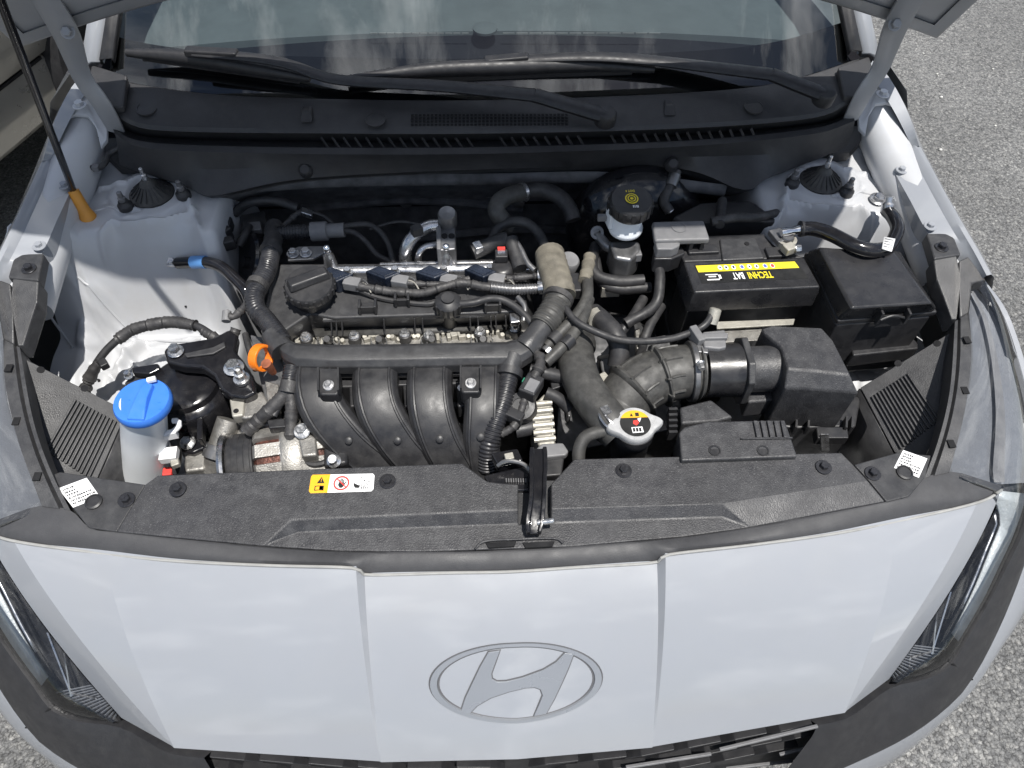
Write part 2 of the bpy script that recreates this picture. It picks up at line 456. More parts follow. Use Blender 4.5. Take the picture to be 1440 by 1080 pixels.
def asphalt():
    m = bpy.data.materials.new('asphalt'); m.use_nodes = True
    t = m.node_tree; N = t.nodes; K = t.links; b = N['Principled BSDF']
    geo = N.new('ShaderNodeNewGeometry')
    nw = N.new('ShaderNodeTexNoise'); nw.inputs['Scale'].default_value = 130; nw.inputs['Detail'].default_value = 4
    K.new(geo.outputs['Position'], nw.inputs['Vector'])
    sb = N.new('ShaderNodeVectorMath'); sb.operation = 'SUBTRACT'; sb.inputs[1].default_value = (.5, .5, .5)
    K.new(nw.outputs['Color'], sb.inputs[0])
    sc = N.new('ShaderNodeVectorMath'); sc.operation = 'SCALE'; sc.inputs['Scale'].default_value = 0.009
    K.new(sb.outputs[0], sc.inputs[0])
    wv = N.new('ShaderNodeVectorMath'); wv.operation = 'ADD'
    K.new(geo.outputs['Position'], wv.inputs[0]); K.new(sc.outputs[0], wv.inputs[1])
    hs = []
    for k, (s_, w_) in enumerate(((120, 1.0), (230, .6))):
        v1 = N.new('ShaderNodeTexVoronoi'); v1.inputs['Scale'].default_value = s_; v1.feature = 'F1'
        K.new(wv.outputs[0], v1.inputs['Vector'])
        hs.append(v1)
    inv = N.new('ShaderNodeMapRange'); inv.inputs[1].default_value = .15; inv.inputs[2].default_value = .75; inv.inputs[3].default_value = 1; inv.inputs[4].default_value = 0
    K.new(hs[0].outputs['Distance'], inv.inputs[0])
    inv2 = N.new('ShaderNodeMapRange'); inv2.inputs[1].default_value = .1; inv2.inputs[2].default_value = .8; inv2.inputs[3].default_value = .5; inv2.inputs[4].default_value = 0
    K.new(hs[1].outputs['Distance'], inv2.inputs[0])
    sp = N.new('ShaderNodeSeparateColor'); K.new(hs[0].outputs['Color'], sp.inputs[0])
    hh = N.new('ShaderNodeMath'); hh.operation = 'MULTIPLY'
    r0 = N.new('ShaderNodeMapRange'); r0.inputs[3].default_value = .55; r0.inputs[4].default_value = 1.0
    K.new(sp.outputs[1], r0.inputs[0]); K.new(inv.outputs[0], hh.inputs[0]); K.new(r0.outputs[0], hh.inputs[1])
    h2 = N.new('ShaderNodeMath'); h2.operation = 'MAXIMUM'
    K.new(hh.outputs[0], h2.inputs[0]); K.new(inv2.outputs[0], h2.inputs[1])
    nf = N.new('ShaderNodeTexNoise'); nf.inputs['Scale'].default_value = 420; nf.inputs['Detail'].default_value = 3
    K.new(geo.outputs['Position'], nf.inputs['Vector'])
    cr = N.new('ShaderNodeValToRGB'); e = cr.color_ramp.elements
    e[0].position = 0; e[0].color = (.12, .12, .12, 1); e[1].position = 1; e[1].color = (.34, .335, .32, 1)
    x = e.new(.45); x.color = (.195, .195, .192, 1)
    x = e.new(.9); x.color = (.25, .247, .238, 1)
    K.new(sp.outputs[0], cr.inputs['Fac'])
    gp = N.new('ShaderNodeMapRange'); gp.inputs[1].default_value = 0.02; gp.inputs[2].default_value = 0.42; gp.inputs[3].default_value = 0.30; gp.inputs[4].default_value = 1.05
    K.new(h2.outputs[0], gp.inputs[0])
    mu = N.new('ShaderNodeMix'); mu.data_type = 'RGBA'; mu.blend_type = 'MULTIPLY'; mu.inputs['Factor'].default_value = 1
    K.new(cr.outputs['Color'], mu.inputs['A']); K.new(gp.outputs[0], mu.inputs['B'])
    nz = N.new('ShaderNodeTexNoise'); nz.inputs['Scale'].default_value = 1.7; nz.inputs['Detail'].default_value = 7; nz.inputs['Roughness'].default_value = .65
    K.new(geo.outputs['Position'], nz.inputs['Vector'])
    ng = N.new('ShaderNodeMath'); ng.operation = 'MULTIPLY_ADD'; ng.inputs[1].default_value = .5
    K.new(nf.outputs['Fac'], ng.inputs[0]); K.new(nz.outputs['Fac'], ng.inputs[2])
    r2 = N.new('ShaderNodeMapRange'); r2.inputs[1].default_value = .45; r2.inputs[2].default_value = 1.05; r2.inputs[3].default_value = .58; r2.inputs[4].default_value = 1.18
    K.new(ng.outputs[0], r2.inputs[0])
    m2 = N.new('ShaderNodeMix'); m2.data_type = 'RGBA'; m2.blend_type = 'MULTIPLY'; m2.inputs['Factor'].default_value = 1
    K.new(mu.outputs['Result'], m2.inputs['A']); K.new(r2.outputs[0], m2.inputs['B'])
    K.new(m2.outputs['Result'], b.inputs['Base Color'])
    b.inputs['Roughness'].default_value = 0.85
    ha = N.new('ShaderNodeMath'); ha.operation = 'MULTIPLY_ADD'; ha.inputs[1].default_value = .25
    K.new(nf.outputs['Fac'], ha.inputs[0]); K.new(h2.outputs[0], ha.inputs[2])
    bp = N.new('ShaderNodeBump'); bp.inputs['Strength'].default_value = 1.0; bp.inputs['Distance'].default_value = 0.005
    K.new(ha.outputs[0], bp.inputs['Height']); K.new(bp.outputs['Normal'], b.inputs['Normal'])
    MT['asphalt'] = m
asphalt()

# ================================================================ THE SETTING
g = MB().add([(-40, -40, 0), (40, -40, 0), (40, 40, 0), (-40, 40, 0)], [(0, 1, 2, 3)])
tag(build(g, 'ground', 'asphalt', smooth=0), kind='structure')

# ================================================================ THE WHITE CAR
car = thing('white_car', 'white hatchback with its bonnet propped open, engine bay facing the camera', 'car', (0, 1.6, 0))

def mir(P, s): return [Vector((p.x * s, p.y, p.z)) for p in P]
def smooth01(a, b, x):
    t = max(0.0, min(1.0, (x - a) / (b - a))); return t * t * (3 - 2 * t)

# ---- front bumper skin: five facets each side
TOP = [(0, -.004, .850), (.1855, .0, .850), (.1940, .002, .8660), (.36, .0232, .8572), (.515, .043, .849), (.638, .067, .847), (.693, .092, .830)]
BOT = [(0, -.194, .700), (.1735, -.189, .700), (.1755, -.188, .7005), (.31, -.1736, .7013), (.437, -.160, .702), (.441, -.157, .702), (.5227, -.1155, .680)]
def bumper_pt(x, t):
    s = -1 if x < 0 else 1; xt = abs(x)
    # x is given as the top-edge coordinate
    for i in range(len(TOP) - 1):
        if TOP[i][0] <= xt <= TOP[i + 1][0] + 1e-9:
            k = (xt - TOP[i][0]) / (TOP[i + 1][0] - TOP[i][0]); break
    a = Vector(TOP[i]).lerp(Vector(TOP[i + 1]), k); b = Vector(BOT[i]).lerp(Vector(BOT[i + 1]), k)
    p = a.lerp(b, t) + Vector((0, -.5, .86)) * (.020 * 4 * t * (1 - t) * (1 - .35 * t))
    p.z += .0045 * math.exp(-((xt - .515) / .075) ** 2) * 0 + (.006 * (1 - abs(xt - .515) / (.123 if xt > .515 else .32)) * math.sin(math.pi * min(1, .15 + .85 * t)) if .195 < xt < .638 else 0)
    return Vector((p.x * s, p.y, p.z))
cols = []
for i in range(len(TOP) - 1):
    n = 6
    for k in range(n): cols.append(TOP[i][0] + (TOP[i + 1][0] - TOP[i][0]) * k / n)
cols.append(TOP[-1][0])
cols = [-c for c in cols[:0:-1]] + cols
rows = []
r0 = [bumper_pt(c, 0) for c in cols]
rows.append([p + Vector((0, .012, -.004)) for p in r0])
rows.append([p + Vector((0, .003, .0005)) for p in r0])
for j in range(31): rows.append([bumper_pt(c, j / 30) for c in cols])
rows.append([p + Vector((0, .006, -.008)) for p in rows[-1]])
rows.append([p + Vector((0, .05, -.012)) for p in rows[-1]])
bumper = build(MB().sheet(rows), 'front_bumper', 'white_paint', car, smooth=3.2)

# emblem: raised oval ring with a slanted letter H
def emb(a, b, k):
    b2 = b * .98 + a * 0.018
    x = .0005 + a * .1125; t = .575 + b2 * .218
    p = bumper_pt(x, t)
    nx = (bumper_pt(x, t + .01) - bumper_pt(x, t - .01)).cross(bumper_pt(x + .004, t) - bumper_pt(x - .004, t)).normalized()
    if nx.z < 0: nx = -nx
    return p + nx * k
def emb_ring(ro, ri, k0, k1):
    rings = []
    for i in range(64):
        c, s = math.cos(2 * math.pi * i / 64), math.sin(2 * math.pi * i / 64)
        rings.append([emb(c * ro, s * ro, k0), emb(c * ro * .992, s * ro * .99, k1), emb(c * ri * 1.01, s * ri * 1.02, k1), emb(c * ri, s * (ri - .03), k0)])
    return MB().loft(rings, wrap=True)
hp = [(618, 536), (580, 605), (540, 690), (510, 755), (488, 820), (523, 836), (560, 795), (620, 757), (700, 728), (770, 713), (810, 713), (836, 725), (845, 755), (828, 800), (805, 855), (860, 848), (895, 780), (930, 700), (955, 640), (982, 565), (943, 556), (905, 597), (850, 630), (760, 660), (690, 676), (650, 677), (630, 664), (627, 640), (645, 590), (668, 528)]
hn = [((x - 733) / 373, (y - 691) / 194) for x, y in hp]
def grow(P, w_):
    ar = sum(P[i][0] * P[(i + 1) % len(P)][1] - P[(i + 1) % len(P)][0] * P[i][1] for i in range(len(P)))
    sg = 1 if ar > 0 else -1; out = []
    for i in range(len(P)):
        p0, p1, p2 = P[i - 1], P[i], P[(i + 1) % len(P)]
        tx, ty = p2[0] - p0[0], p2[1] - p0[1]; l = math.hypot(tx, ty) or 1
        out.append((p1[0] + sg * ty / l * w_, p1[1] - sg * tx / l * w_))
    return out
hg = [((x - 733) / 373, (y - 691) / 194) for x, y in grow(hp, 4.5)]
eo = MB().loft([[emb(a_, b_, -.001) for a_, b_ in hg], [emb(a_, b_, .0006) for a_, b_ in hg]])
build(eo, 'emblem_outline', 'label_grey', bumper)
build(emb_ring(.912, .880, -.001, .0006), 'emblem_outline', 'label_grey', bumper)
emblem = build(emb_ring(1.0, .905, -.001, .0028), 'emblem_ring', 'badge_chrome', bumper, smooth=50)
build(emb_ring(1.016, .99, -.001, .0006), 'emblem_outline', 'label_grey', bumper)
hb = MB().loft([[emb(a, b, -.001) for a, b in hn], [emb(a, b, .0024) for a, b in hn]])
build(hb, 'emblem_letter', 'badge_chrome', bumper, bevel=.0008, smooth=30)

# ---- black rubber sealing strip along the bumper's top edge
back = A([(720, 773, .864), (800, 769, .864), (960, 755, .864), (1100, 733, .866), (1245, 706, .868), (1278, 697, .868), (1300, 672, .868), (1336, 663, .866)])
frnt = [Vector(p) + Vector((0, .004, .0015)) for p in ((0, -.004, .850), (.08, -.002, .850), (.182, 0, .850), (.197, .003, .8665), (.30, .013, .861), (.42, .027, .854), (.515, .043, .849), (.638, .067, .847), (.692, .092, .832))]
def both(P): return mir(P[:0:-1], -1) + [Vector((0, P[0].y, P[0].z))] + P[1:]
bk = resample(cr_spline(both(back), 200), 120); fr = resample(cr_spline(both(frnt), 200), 120)
rows = [[p + Vector((0, 0, -.02)) for p in bk], bk, [b.lerp(f, .2) + Vector((0, 0, .004)) for b, f in zip(bk, fr)], [b.lerp(f, .75) + Vector((0, 0, .0035)) for b, f in zip(bk, fr)],
        [p + Vector((0, 0, .0035)) for p in fr], [p + Vector((0, -.003, -.003)) for p in fr]]
build(MB().sheet(rows), 'front_seal', 'seal_rubber', car, smooth=60)
build(MB().tube([p + Vector((0, -.0045, -.0008)) for p in fr], .0020, 8), 'edge_bead', 'bead', car)

# ---- radiator support cover, textured black plastic with a stepped face
def facets(vs, fs): return MB().add(A(vs), fs)
hi, lo = .878, .866
cv = [(222, 668, hi), (440, 659, hi), (650, 651, hi), (686, 677, hi), (729, 681, hi), (729, 717, hi), (410, 731, hi), (370, 768, .8665), (163, 748, .870), (204, 681, .875),   # 0-9
      (729, 737, lo), (420, 749, lo),                                                                    # 10 11
      (775, 735, lo), (775, 715, hi), (1015, 708, hi), (1015, 727, lo), (1057, 742, .8655),              # 12-16
      (775, 680, hi), (808, 645, hi), (1183, 636, hi), (1200, 653, hi), (1221, 676, .876), (1246, 706, .868),  # 17-22
      (960, 755, .8645), (800, 769, .8645), (590, 776, .8645), (480, 775, .8645)]                            # 23-26
cf = [(0, 1, 2, 3, 4, 5, 6, 7, 8, 9), (7, 6, 5, 10, 11), (13, 14, 15, 12), (14, 16, 15), (17, 18, 19, 20, 21, 14, 13), (21, 22, 16, 14), (7, 11, 10, 12, 15, 16, 23, 24, 25, 26)]
cover = build(facets(cv, cf), 'radiator_cover', 'textured_plastic', car, solid=.016, smooth=12, bevel=.0022)
fl = MB().prism(A([(724, 676), (780, 676), (780, 738), (724, 738)], .855), .02)
build(fl, 'latch_recess', 'cover_plastic', cover)
sl_ = MB()
for x0, x1 in ((683, 726), (735, 780)):
    sl_.prism(A([(x0, 763), (x1, 761), (x1 - 3, 768), (x0 + 4, 770)], .8685), .004)
build(sl_, 'slot', 'void', cover)
lip = MB().hose(A([(668, 772, .868), (682, 761, .869), (730, 758, .870), (780, 757, .869), (792, 764, .868)]), .0016, 8)
build(lip, 'slot_rim', 'textured_plastic', cover)
for s_, px in (('l', (250, 688)), ('l', (545, 677)), ('r', (877, 662)), ('r', (1158, 657))):
    c = at(px[0], px[1], hi + .0005)
    bolt(cover, c, (0, 0, 1), .0058, .006, 'dark_bolt', 1.9)

# side tabs with clips and printed labels
tl = A([(84, 663), (205, 681), (164, 748), (124, 742), (101, 713), (72, 668)], .870)
tr = A([(1201, 653), (1262, 636), (1312, 640), (1302, 670), (1279, 698), (1247, 706), (1222, 676)], .870)
tabl = build(MB().prism(tl, .02), 'side_tab', 'cover_plastic', car, bevel=.002)
tabr = build(MB().prism(tr, .02), 'side_tab', 'cover_plastic', car, bevel=.002)
for tb, pb, pc in ((tabl, (178, 703), (132, 706)), (tabr, (1227, 666), (1272, 665))):
    bolt(tb, at(*pb, .8705), (0, 0, 1), .0058, .006, 'dark_bolt', 1.9)
    c = at(*pc, .8705)
    build(MB().lathe([(.011, 0), (.011, .002), (.0085, .0032), (.0085, .0018), (.0, .0018)], c, seg=24, cap=False), 'push_clip', 'black_plastic', tb)
for tb, qd, rev in ((tabl, [(82, 687), (122, 672), (141, 699), (103, 714)], 0), (tabr, [(1270, 633), (1304, 645), (1292, 672), (1257, 658)], 1)):
    q = quadmap(A(qd, .8703), .0003)
    lb = build(flat(q, [(0, 0), (1, 0), (1, 1), (0, 1)], 0), 'printed_label', 'label_white', tb, smooth=0)
    mb = MB()
    random.seed(3 + rev)
    for r_ in range(6):
        v = .12 + r_ * .14
        u = .08
        while u < .9:
            wd = random.uniform(.02, .07)
            if not (.45 < u < .92 and r_ < 3):
                mb.add([q(u, v, 1), q(u + wd, v, 1), q(u + wd, v + .07, 1), q(u, v + .07, 1)], [(0, 1, 2, 3)])
            u += wd + random.uniform(.015, .04)
    build(mb, 'print', 'label_black', lb, smooth=0)

# warning sticker: amber field with triangle and book, hand in a red ring, fan
q = quadmap(A([(438, 668), (527, 666), (525, 691), (434, 694)], hi + .0006), .0003)
st = build(flat(q, [(.02, 0), (.97, 0), (1, .12), (1, .88), (.97, 1), (.03, 1), (0, .88), (0, .1)], 0), 'warning_sticker', 'label_white', cover, smooth=0, label='amber and white warning sticker with hand and fan pictograms')
def pr_(pts, k, m, n='print'): return build(flat(q, pts, k), n, m, st, smooth=0)
pr_([(.02, 0), (.30, 0), (.29, 1), (.03, 1), (0, .88), (0, .1)], 1, 'label_amber', 'amber_field')
pr_([(.17, .13), (.225, .48), (.105, .48)], 2, 'label_black')
pr_([(.168, .24), (.178, .24), (.174, .42), (.168, .42)], 3, 'label_amber')
mb = MB()
for a in ([(.08, .62), (.15, .60), (.15, .64), (.095, .66), (.095, .84), (.15, .82), (.15, .86), (.08, .88)], [(.155, .60), (.225, .62), (.225, .88), (.155, .86), (.155, .82), (.21, .84), (.21, .66), (.155, .64)]):
    mb.add([q(u, v, 2) for u, v in a], [(0, 1, 2, 3), (0, 3, 4, 7), (4, 5, 6, 7)])
build(mb, 'print', 'label_black', st, smooth=0)
mb = MB(); n = 28
ri = [q(.49 + .125 * math.cos(2 * math.pi * i / n), .5 + .40 * math.sin(2 * math.pi * i / n), 1) for i in range(n)] + [q(.49 + .10 * math.cos(2 * math.pi * i / n), .5 + .31 * math.sin(2 * math.pi * i / n), 1) for i in range(n)]
mb.add(ri, [(i, (i + 1) % n, n + (i + 1) % n, n + i) for i in range(n)])
build(mb, 'print', 'label_red', st, smooth=0)
mb = MB()
mb.add([q(u, v, 2) for u, v in [(.45, .48), (.53, .48), (.53, .68), (.51, .76), (.47, .76), (.44, .6)]], [tuple(range(6))])
for i, (u, h) in enumerate(((.453, .30), (.474, .24), (.495, .25), (.516, .31))):
    mb.add([q(u, h, 2), q(u + .014, h, 2), q(u + .014, .5, 2), q(u, .5, 2)], [(0, 1, 2, 3)])
mb.add([q(.53, .55, 2), q(.555, .42, 2), q(.565, .46, 2), q(.53, .68, 2)], [(0, 1, 2, 3)])
build(mb, 'print', 'label_black', st, smooth=0)
pr_([(.405, .26), (.417, .22), (.578, .74), (.566, .78)], 3, 'label_red')
mb = MB()
for i in range(10):
    a = 2 * math.pi * i / 10 + .2; c, s = math.cos(a), math.sin(a)
    mb.add([q(.845 + c * .02 - s * .004, .40 + s * .07 + c * .015, 1), q(.845 + c * .09 - s * .006, .40 + s * .32 + c * .02, 1), q(.845 + c * .09 + s * .006, .40 + s * .32 - c * .02, 1)], [(0, 1, 2)])
mb.add([q(u, v, 1) for u, v in [(.68, .50), (.75, .62), (.79, .66), (.77, .80), (.71, .78), (.685, .66)]], [tuple(range(6))])
for u in (.80, .83, .86, .89): mb.add([q(u, .72, 1), q(u + .012, .70, 1), q(u + .02, .84, 1), q(u + .006, .86, 1)], [(0, 1, 2, 3)])
build(mb, 'print', 'label_black', st, smooth=0)
mb = MB().add([q(u, v, 2) for u, v in disc(.845, .40, .012, .04, 12)], [tuple(range(12))])
build(mb, 'print', 'label_black', st, smooth=0)

# bonnet release lever standing out of the recess
lv = MB()
lp = cr_spline(A([(757, 630, .892), (757, 660, .896), (756, 700, .896), (752, 735, .889), (751, 750, .884)]), 14)
for i, p in enumerate(lp): pass
lv.loft([[p + Vector((dx * wd, 0, dz)) for dx, dz in ((-1, -.006), (1, -.006), (1, .004), (.55, .004), (.5, -.001), (-.5, -.001), (-.55, .004), (-1, .004))] for p, wd in zip(lp, [.011, .012, .012, .012, .012, .011, .011, .011, .011, .011, .0115, .012, .0115, .009])])
lever = build(lv, 'release_lever', 'gloss_black', car, bevel=.0012)
build(MB().lathe([(.004, 0), (.004, .02), (.003, .021)], at(756, 735, .888), (1, 0, .2), 12), 'pivot_pin', 'zinc', lever)
lt = MB()
lt.prism(A([(680, 668), (735, 655), (752, 668), (750, 690), (690, 690)], .862), .03)
lt.prism(A([(690, 636), (728, 630), (736, 648), (700, 655)], .872), .02)
latch = build(lt, 'bonnet_latch', 'gloss_black', car, bevel=.003)
build(MB().hose(A([(700, 655, .876), (712, 648, .884), (735, 652, .882), (746, 664, .872)]), .0028, 8), 'latch_striker', 'dull_metal', latch)
build(MB().box(at(716, 643, .882), (.012, .010, .008), .2), 'latch_clip', 'pale_aluminium', latch, bevel=.001)
mb = MB()
for i in range(9): mb.box(at(712 + i * 3.4, 676, .864), (.0016, .006, .003))
build(mb, 'latch_teeth', 'dull_metal', latch)

# ---- headlamp side covers, air guides, headlamps, fenders: right side measured, left side mirrored
for s in (1, -1):
    M_ = lambda P, z=None: mir(A(P, z), s)
    # bracket and strip running along the lamp
    br = MB()
    br.prism(M_([(1303, 328), (1340, 327), (1352, 358), (1314, 364)], .957), .02)
    br.prism(M_([(1313, 362, .955), (1346, 358, .955), (1352, 392, .945), (1346, 450, .912), (1338, 450, .905), (1318, 392, .945)]), .03)
    br.prism(M_([(1349, 366, .951), (1362, 360, .951), (1388, 394, .943), (1368, 398, .938), (1364, 440, .913), (1350, 448, .908), (1350, 400, .94)]), .02)
    bro = build(br, 'lamp_bracket', 'cover_plastic', car, bevel=.003)
    b0 = at(1324, 348, .9575); bolt(bro, (b0.x * s, b0.y, b0.z), (0, 0, 1), .0062, .006, 'dark_bolt', 1.7)
    inn = cr_spline(M_([(1343, 452, .906), (1338, 530, .896), (1330, 580, .888), (1316, 630, .878), (1300, 672, .869)]), 20)
    out = cr_spline(M_([(1363, 440, .912), (1366, 500, .902), (1357, 575, .889), (1343, 635, .879), (1335, 664, .868)]), 20)
    mid = [i.lerp(o, .3) + Vector((0, 0, -.006)) for i, o in zip(inn, out)]
    strip = build(MB().sheet([[p + Vector((0, 0, -.03)) for p in inn], inn, [i.lerp(o, .2) for i, o in zip(inn, out)], mid, [i.lerp(o, .4) for i, o in zip(inn, out)], out, [p + Vector((0, 0, -.01)) for p in out]]), 'lamp_strip', 'cover_plastic', car, smooth=30)
    for px in ((1360, 478, .908), (1357, 549, .894), (1338, 624, .882)):
        c = at(*px); build(MB().box((c.x * s, c.y, c.z), (.009, .012, .002)), 'clip_slot', 'void', strip)
    # air guide: sloping panel with slanting ribs
    g0_, g1_, g2_ = at(1210, 545, .815), at(1342, 464, .893), at(1258, 636, .800)
    n0_ = (g1_ - g0_).cross(g2_ - g0_).normalized()
    if n0_.z < 0: n0_ = -n0_
    pan = mir([at_plane(x, y, g0_, n0_) for x, y in ((1210, 545), (1342, 464), (1336, 560), (1320, 610), (1296, 650), (1258, 636))], s)
    n_ = Vector((n0_.x * s, n0_.y, n0_.z))
    guide = build(MB().loft([[p - n_ * .004 - Vector((0, 0, .0)) for p in pan], pan]), 'air_guide', 'cover_plastic', car, bevel=.001)
    low = [p - Vector((0, 0, .16)) for p in (pan[0], pan[5])]
    build(MB().add([pan[0] - n_ * .004, pan[5] - n_ * .004, low[1], low[0]], [(0, 1, 2, 3)]), 'guide_wall', 'cover_plastic', guide, solid=.003)
    qa = mir([at_plane(x, y, g0_, n0_) for x, y in ((1226, 558), (1276, 526), (1320, 592), (1268, 632))], s)
    for k in range(12):
        t = k / 11
        a = qa[0].lerp(qa[1], t); b = qa[3].lerp(qa[2], t)
        # keep ribs in the panel plane
        a -= n_ * (a - pan[0]).dot(n_); b -= n_ * (b - pan[0]).dot(n_)
        build(MB().bar(a + n_ * .0012, b + n_ * .0012, .0030, .0062, n_), 'rib', 'cover_plastic', guide, bevel=.0008, seg=1)
    for px in ((1318, 483, .880), (1263, 511, .850)):
        c = mir([at_plane(px[0], px[1], g0_, n0_)], s)[0]
        build(MB().lathe([(.0052, -.001), (.0052, .0006)], c, n_, 16), 'hole', 'void', guide)
    # fender: bolted flange, raised rim and the outer skin going down
    I = cr_spline(M_([(1252, 226, .965), (1258, 242, .964), (1280, 282, .960), (1305, 328, .954), (1330, 356, .940), (1366, 392, .930)]), 26)
    O = cr_spline(M_([(1283, 208, .978), (1296, 232, .974), (1318, 274, .969), (1345, 322, .962), (1366, 358, .954), (1384, 392, .944)]), 26)
    ox = Vector((s, 0, 0))
    rows = [[p + Vector((-.002 * s, 0, -.05)) for p in I], I, [i.lerp(o, .85) for i, o in zip(I, O)], [o + Vector((0, 0, .007)) for o in O], [o + ox * .006 + Vector((0, 0, .009)) for o in O], [o + ox * .014 + Vector((0, 0, .003)) for o in O],
            [Vector((s * max(abs(o.x) + .05, .79), o.y, .86)) for o in O], [Vector((s * .855, o.y, .72)) for o in O], [Vector((s * .865, o.y, .5)) for o in O], [Vector((s * .85, o.y, .3)) for o in O]]
    fender = build(MB().sheet(rows), 'fender', 'white_paint', car, smooth=35)
    em = M_([(1281, 264, .9605), (1296, 258, .9615), (1316, 296, .958), (1301, 302, .957)])
    em = [p + Vector((0, 0, .0022)) for p in em]
    build(MB().prism(em, .005), 'embossed_pad', 'white_paint', fender, bevel=.002)
    for px in ((1267, 241, .967), (1307, 320, .959)):
        c = mir([at(*px)], s)[0]; bolt(fender, c + Vector((0, 0, .002)), (0, 0, 1), .0055, .005, 'white_paint', 1.8)
    # rear of the fender rim up to the windscreen pillar
    RI = cr_spline(M_([(1219, 100, 1.055), (1240, 128, 1.035), (1262, 165, 1.01), (1283, 208, .978)]), 14)
    RO = cr_spline(M_([(1226, 88, 1.062), (1249, 112, 1.045), (1274, 158, 1.015), (1291, 208, .984)]), 14)
    build(MB().sheet([RI, [p + Vector((0, 0, .004)) for p in RO], [p + ox * .008 + Vector((0, 0, -.004)) for p in RO], [Vector((s * .80, p.y, .9)) for p in RO], [Vector((s * .865, p.y, .6)) for p in RO], [Vector((s * .85, p.y, .3)) for p in RO]]), 'fender_rear', 'white_paint', fender, smooth=35)
    # hinge: gusset plate with bolt and goose-neck arm
    gp = M_([(1206, 152, 1.015), (1236, 118, 1.04), (1258, 128, 1.035), (1266, 150, 1.02), (1248, 144, 1.022), (1232, 146, 1.02), (1222, 162, 1.008), (1217, 190, .985), (1208, 180, .99)])
    hinge = build(MB().prism(gp, .006), 'hinge_plate', 'bay_paint', car, bevel=.0015)
    c = mir([at(1241, 133, 1.037)], s)[0]; bolt(hinge, c, (0, 0, 1), .007, .006, 'bay_paint', 1.6)
    ha = cr_spline(M_([(1290, -16, 1.24), (1272, 14, 1.205), (1258, 42, 1.17), (1248, 70, 1.13), (1236, 100, 1.09), (1217, 128, 1.06), (1204, 152, 1.03), (1196, 168, 1.005)]), 16)
    build(MB().tube(ha, [.020, .0205, .021, .0205, .020, .019, .018, .017, .016, .016, .016, .016, .016, .0155, .015, .014], 10, flat=.3, up=(0, 1, .6)), 'hinge_arm', 'hood_under', car, smooth=50)
    c = mir([at(1258, 34, 1.185)], s)[0]; bolt(car, c, (0, -.8, .6), .007, .006, 'hood_under', 1.5)
    # inner rail between apron and fender
    ra = cr_spline(M_([(1222, 155, .985), (1240, 190, .965), (1258, 235, .945), (1290, 300, .925), (1330, 400, .90)]), 20)
    build(MB().tube(ra, .038, 18), 'inner_rail', 'bay_paint', car)
    # ---- headlamp
    li = cr_spline(M_([(1364, 404, .930), (1368, 500, .902), (1357, 578, .888), (1337, 662, .866), (1372, 686, .848)]) + [bumper_pt(s * TOP[-1][0], t_) + Vector((s * .0015, -.001, -.004)) for t_ in (.06, .18, .4, .6, .8, 1.0)], 40)
    lo_ = cr_spline(M_([(1376, 391, .935), (1412, 445, .903), (1444, 550, .868), (1456, 640, .838), (1450, 700, .812), (1432, 752, .784), (1412, 795, .760), (1388, 845, .730), (1352, 906, .698), (1336, 932, .684), (1304, 950, .674), (1252, 962, .668)]), 40)
    up = lambda k: [a.lerp(b, k) + Vector((s * .35, -.3, .85)) * (.014 * 4 * k * (1 - k)) for a, b in zip(li, lo_)]
    hl = thing_part = bpy.data.objects.new('headlamp', None); link(hl, car, li[20])
    lens = build(MB().sheet([[p + Vector((0, 0, -.02)) for p in li], li, up(.2), up(.4), up(.6), up(.8), lo_, [p + Vector((-s * .004, .004, -.02)) for p in lo_]]), 'lens', 'lens', hl, smooth=60)
    dn = lambda k, d: [a.lerp(b, k) + Vector((-s * .2, .15, -1)) * d for a, b in zip(li, lo_)]
    bz = build(MB().sheet([r[:19] for r in (dn(0.02, .012), dn(.3, .018), dn(.7, .018), dn(.97, .012))]), 'inner_bezel', 'lamp_silver', hl, smooth=60)
    bd = dn(.56, .011)[:19]; be = dn(.70, .011)[:19]
    build(MB().sheet([bd, be]), 'light_guide', 'grey_plastic', hl, smooth=60)
    build(MB().sheet([r[18:] for r in (dn(.02, .018), dn(.3, .05), dn(.7, .05), dn(.97, .015))]), 'lamp_bowl', 'lamp_black', hl, smooth=60)
    for i0, i1, ka, kb, k1, dp, m_ in ((19, 33, .36, .74, .97, .009, 'lamp_bright'), (22, 31, .34, .60, None, .016, 'steel')):
        r1 = []; r2 = []
        for i in range(i0, i1):
            t = (i - i0) / (i1 - 1 - i0); k0 = ka + (kb - ka) * t
            r1.append(dn(k0, dp)[i]); r2.append(dn(k1 if k1 else k0 + .05, dp * .8)[i])
        build(MB().sheet([r1, r2]), 'reflector', m_, hl, smooth=60, solid=.002)
    v0 = dn(.62, .020)[34]
    for px_, k_ in ((30, .10), (32, .06), (36, .30)):
        build(MB().bar(v0, dn(k_, .014)[px_], .0020, .010), 'reflector_blade', 'steel', hl)
    e5 = [bumper_pt(s * TOP[-1][0], k / 14) for k in range(15)]
    build(MB().sheet([e5, [p + Vector((-s * .004, .004, -.012)) for p in e5], [p + Vector((s * .010, .0, -.07)) for p in e5], [p + Vector((s * .07, .0, -.10)) for p in e5]]), 'lamp_bowl_edge', 'lamp_black', hl, smooth=50)
    mb = MB()
    for i in range(14):
        t = i / 13
        a = dn(.15, .016)[35].lerp(dn(.15, .012)[38], t); b = dn(.85, .016)[33].lerp(dn(.85, .012)[38], t)
        mb.bar(a, b, .0012, .003)
    build(mb, 'fluted_reflector', 'lamp_silver', hl)
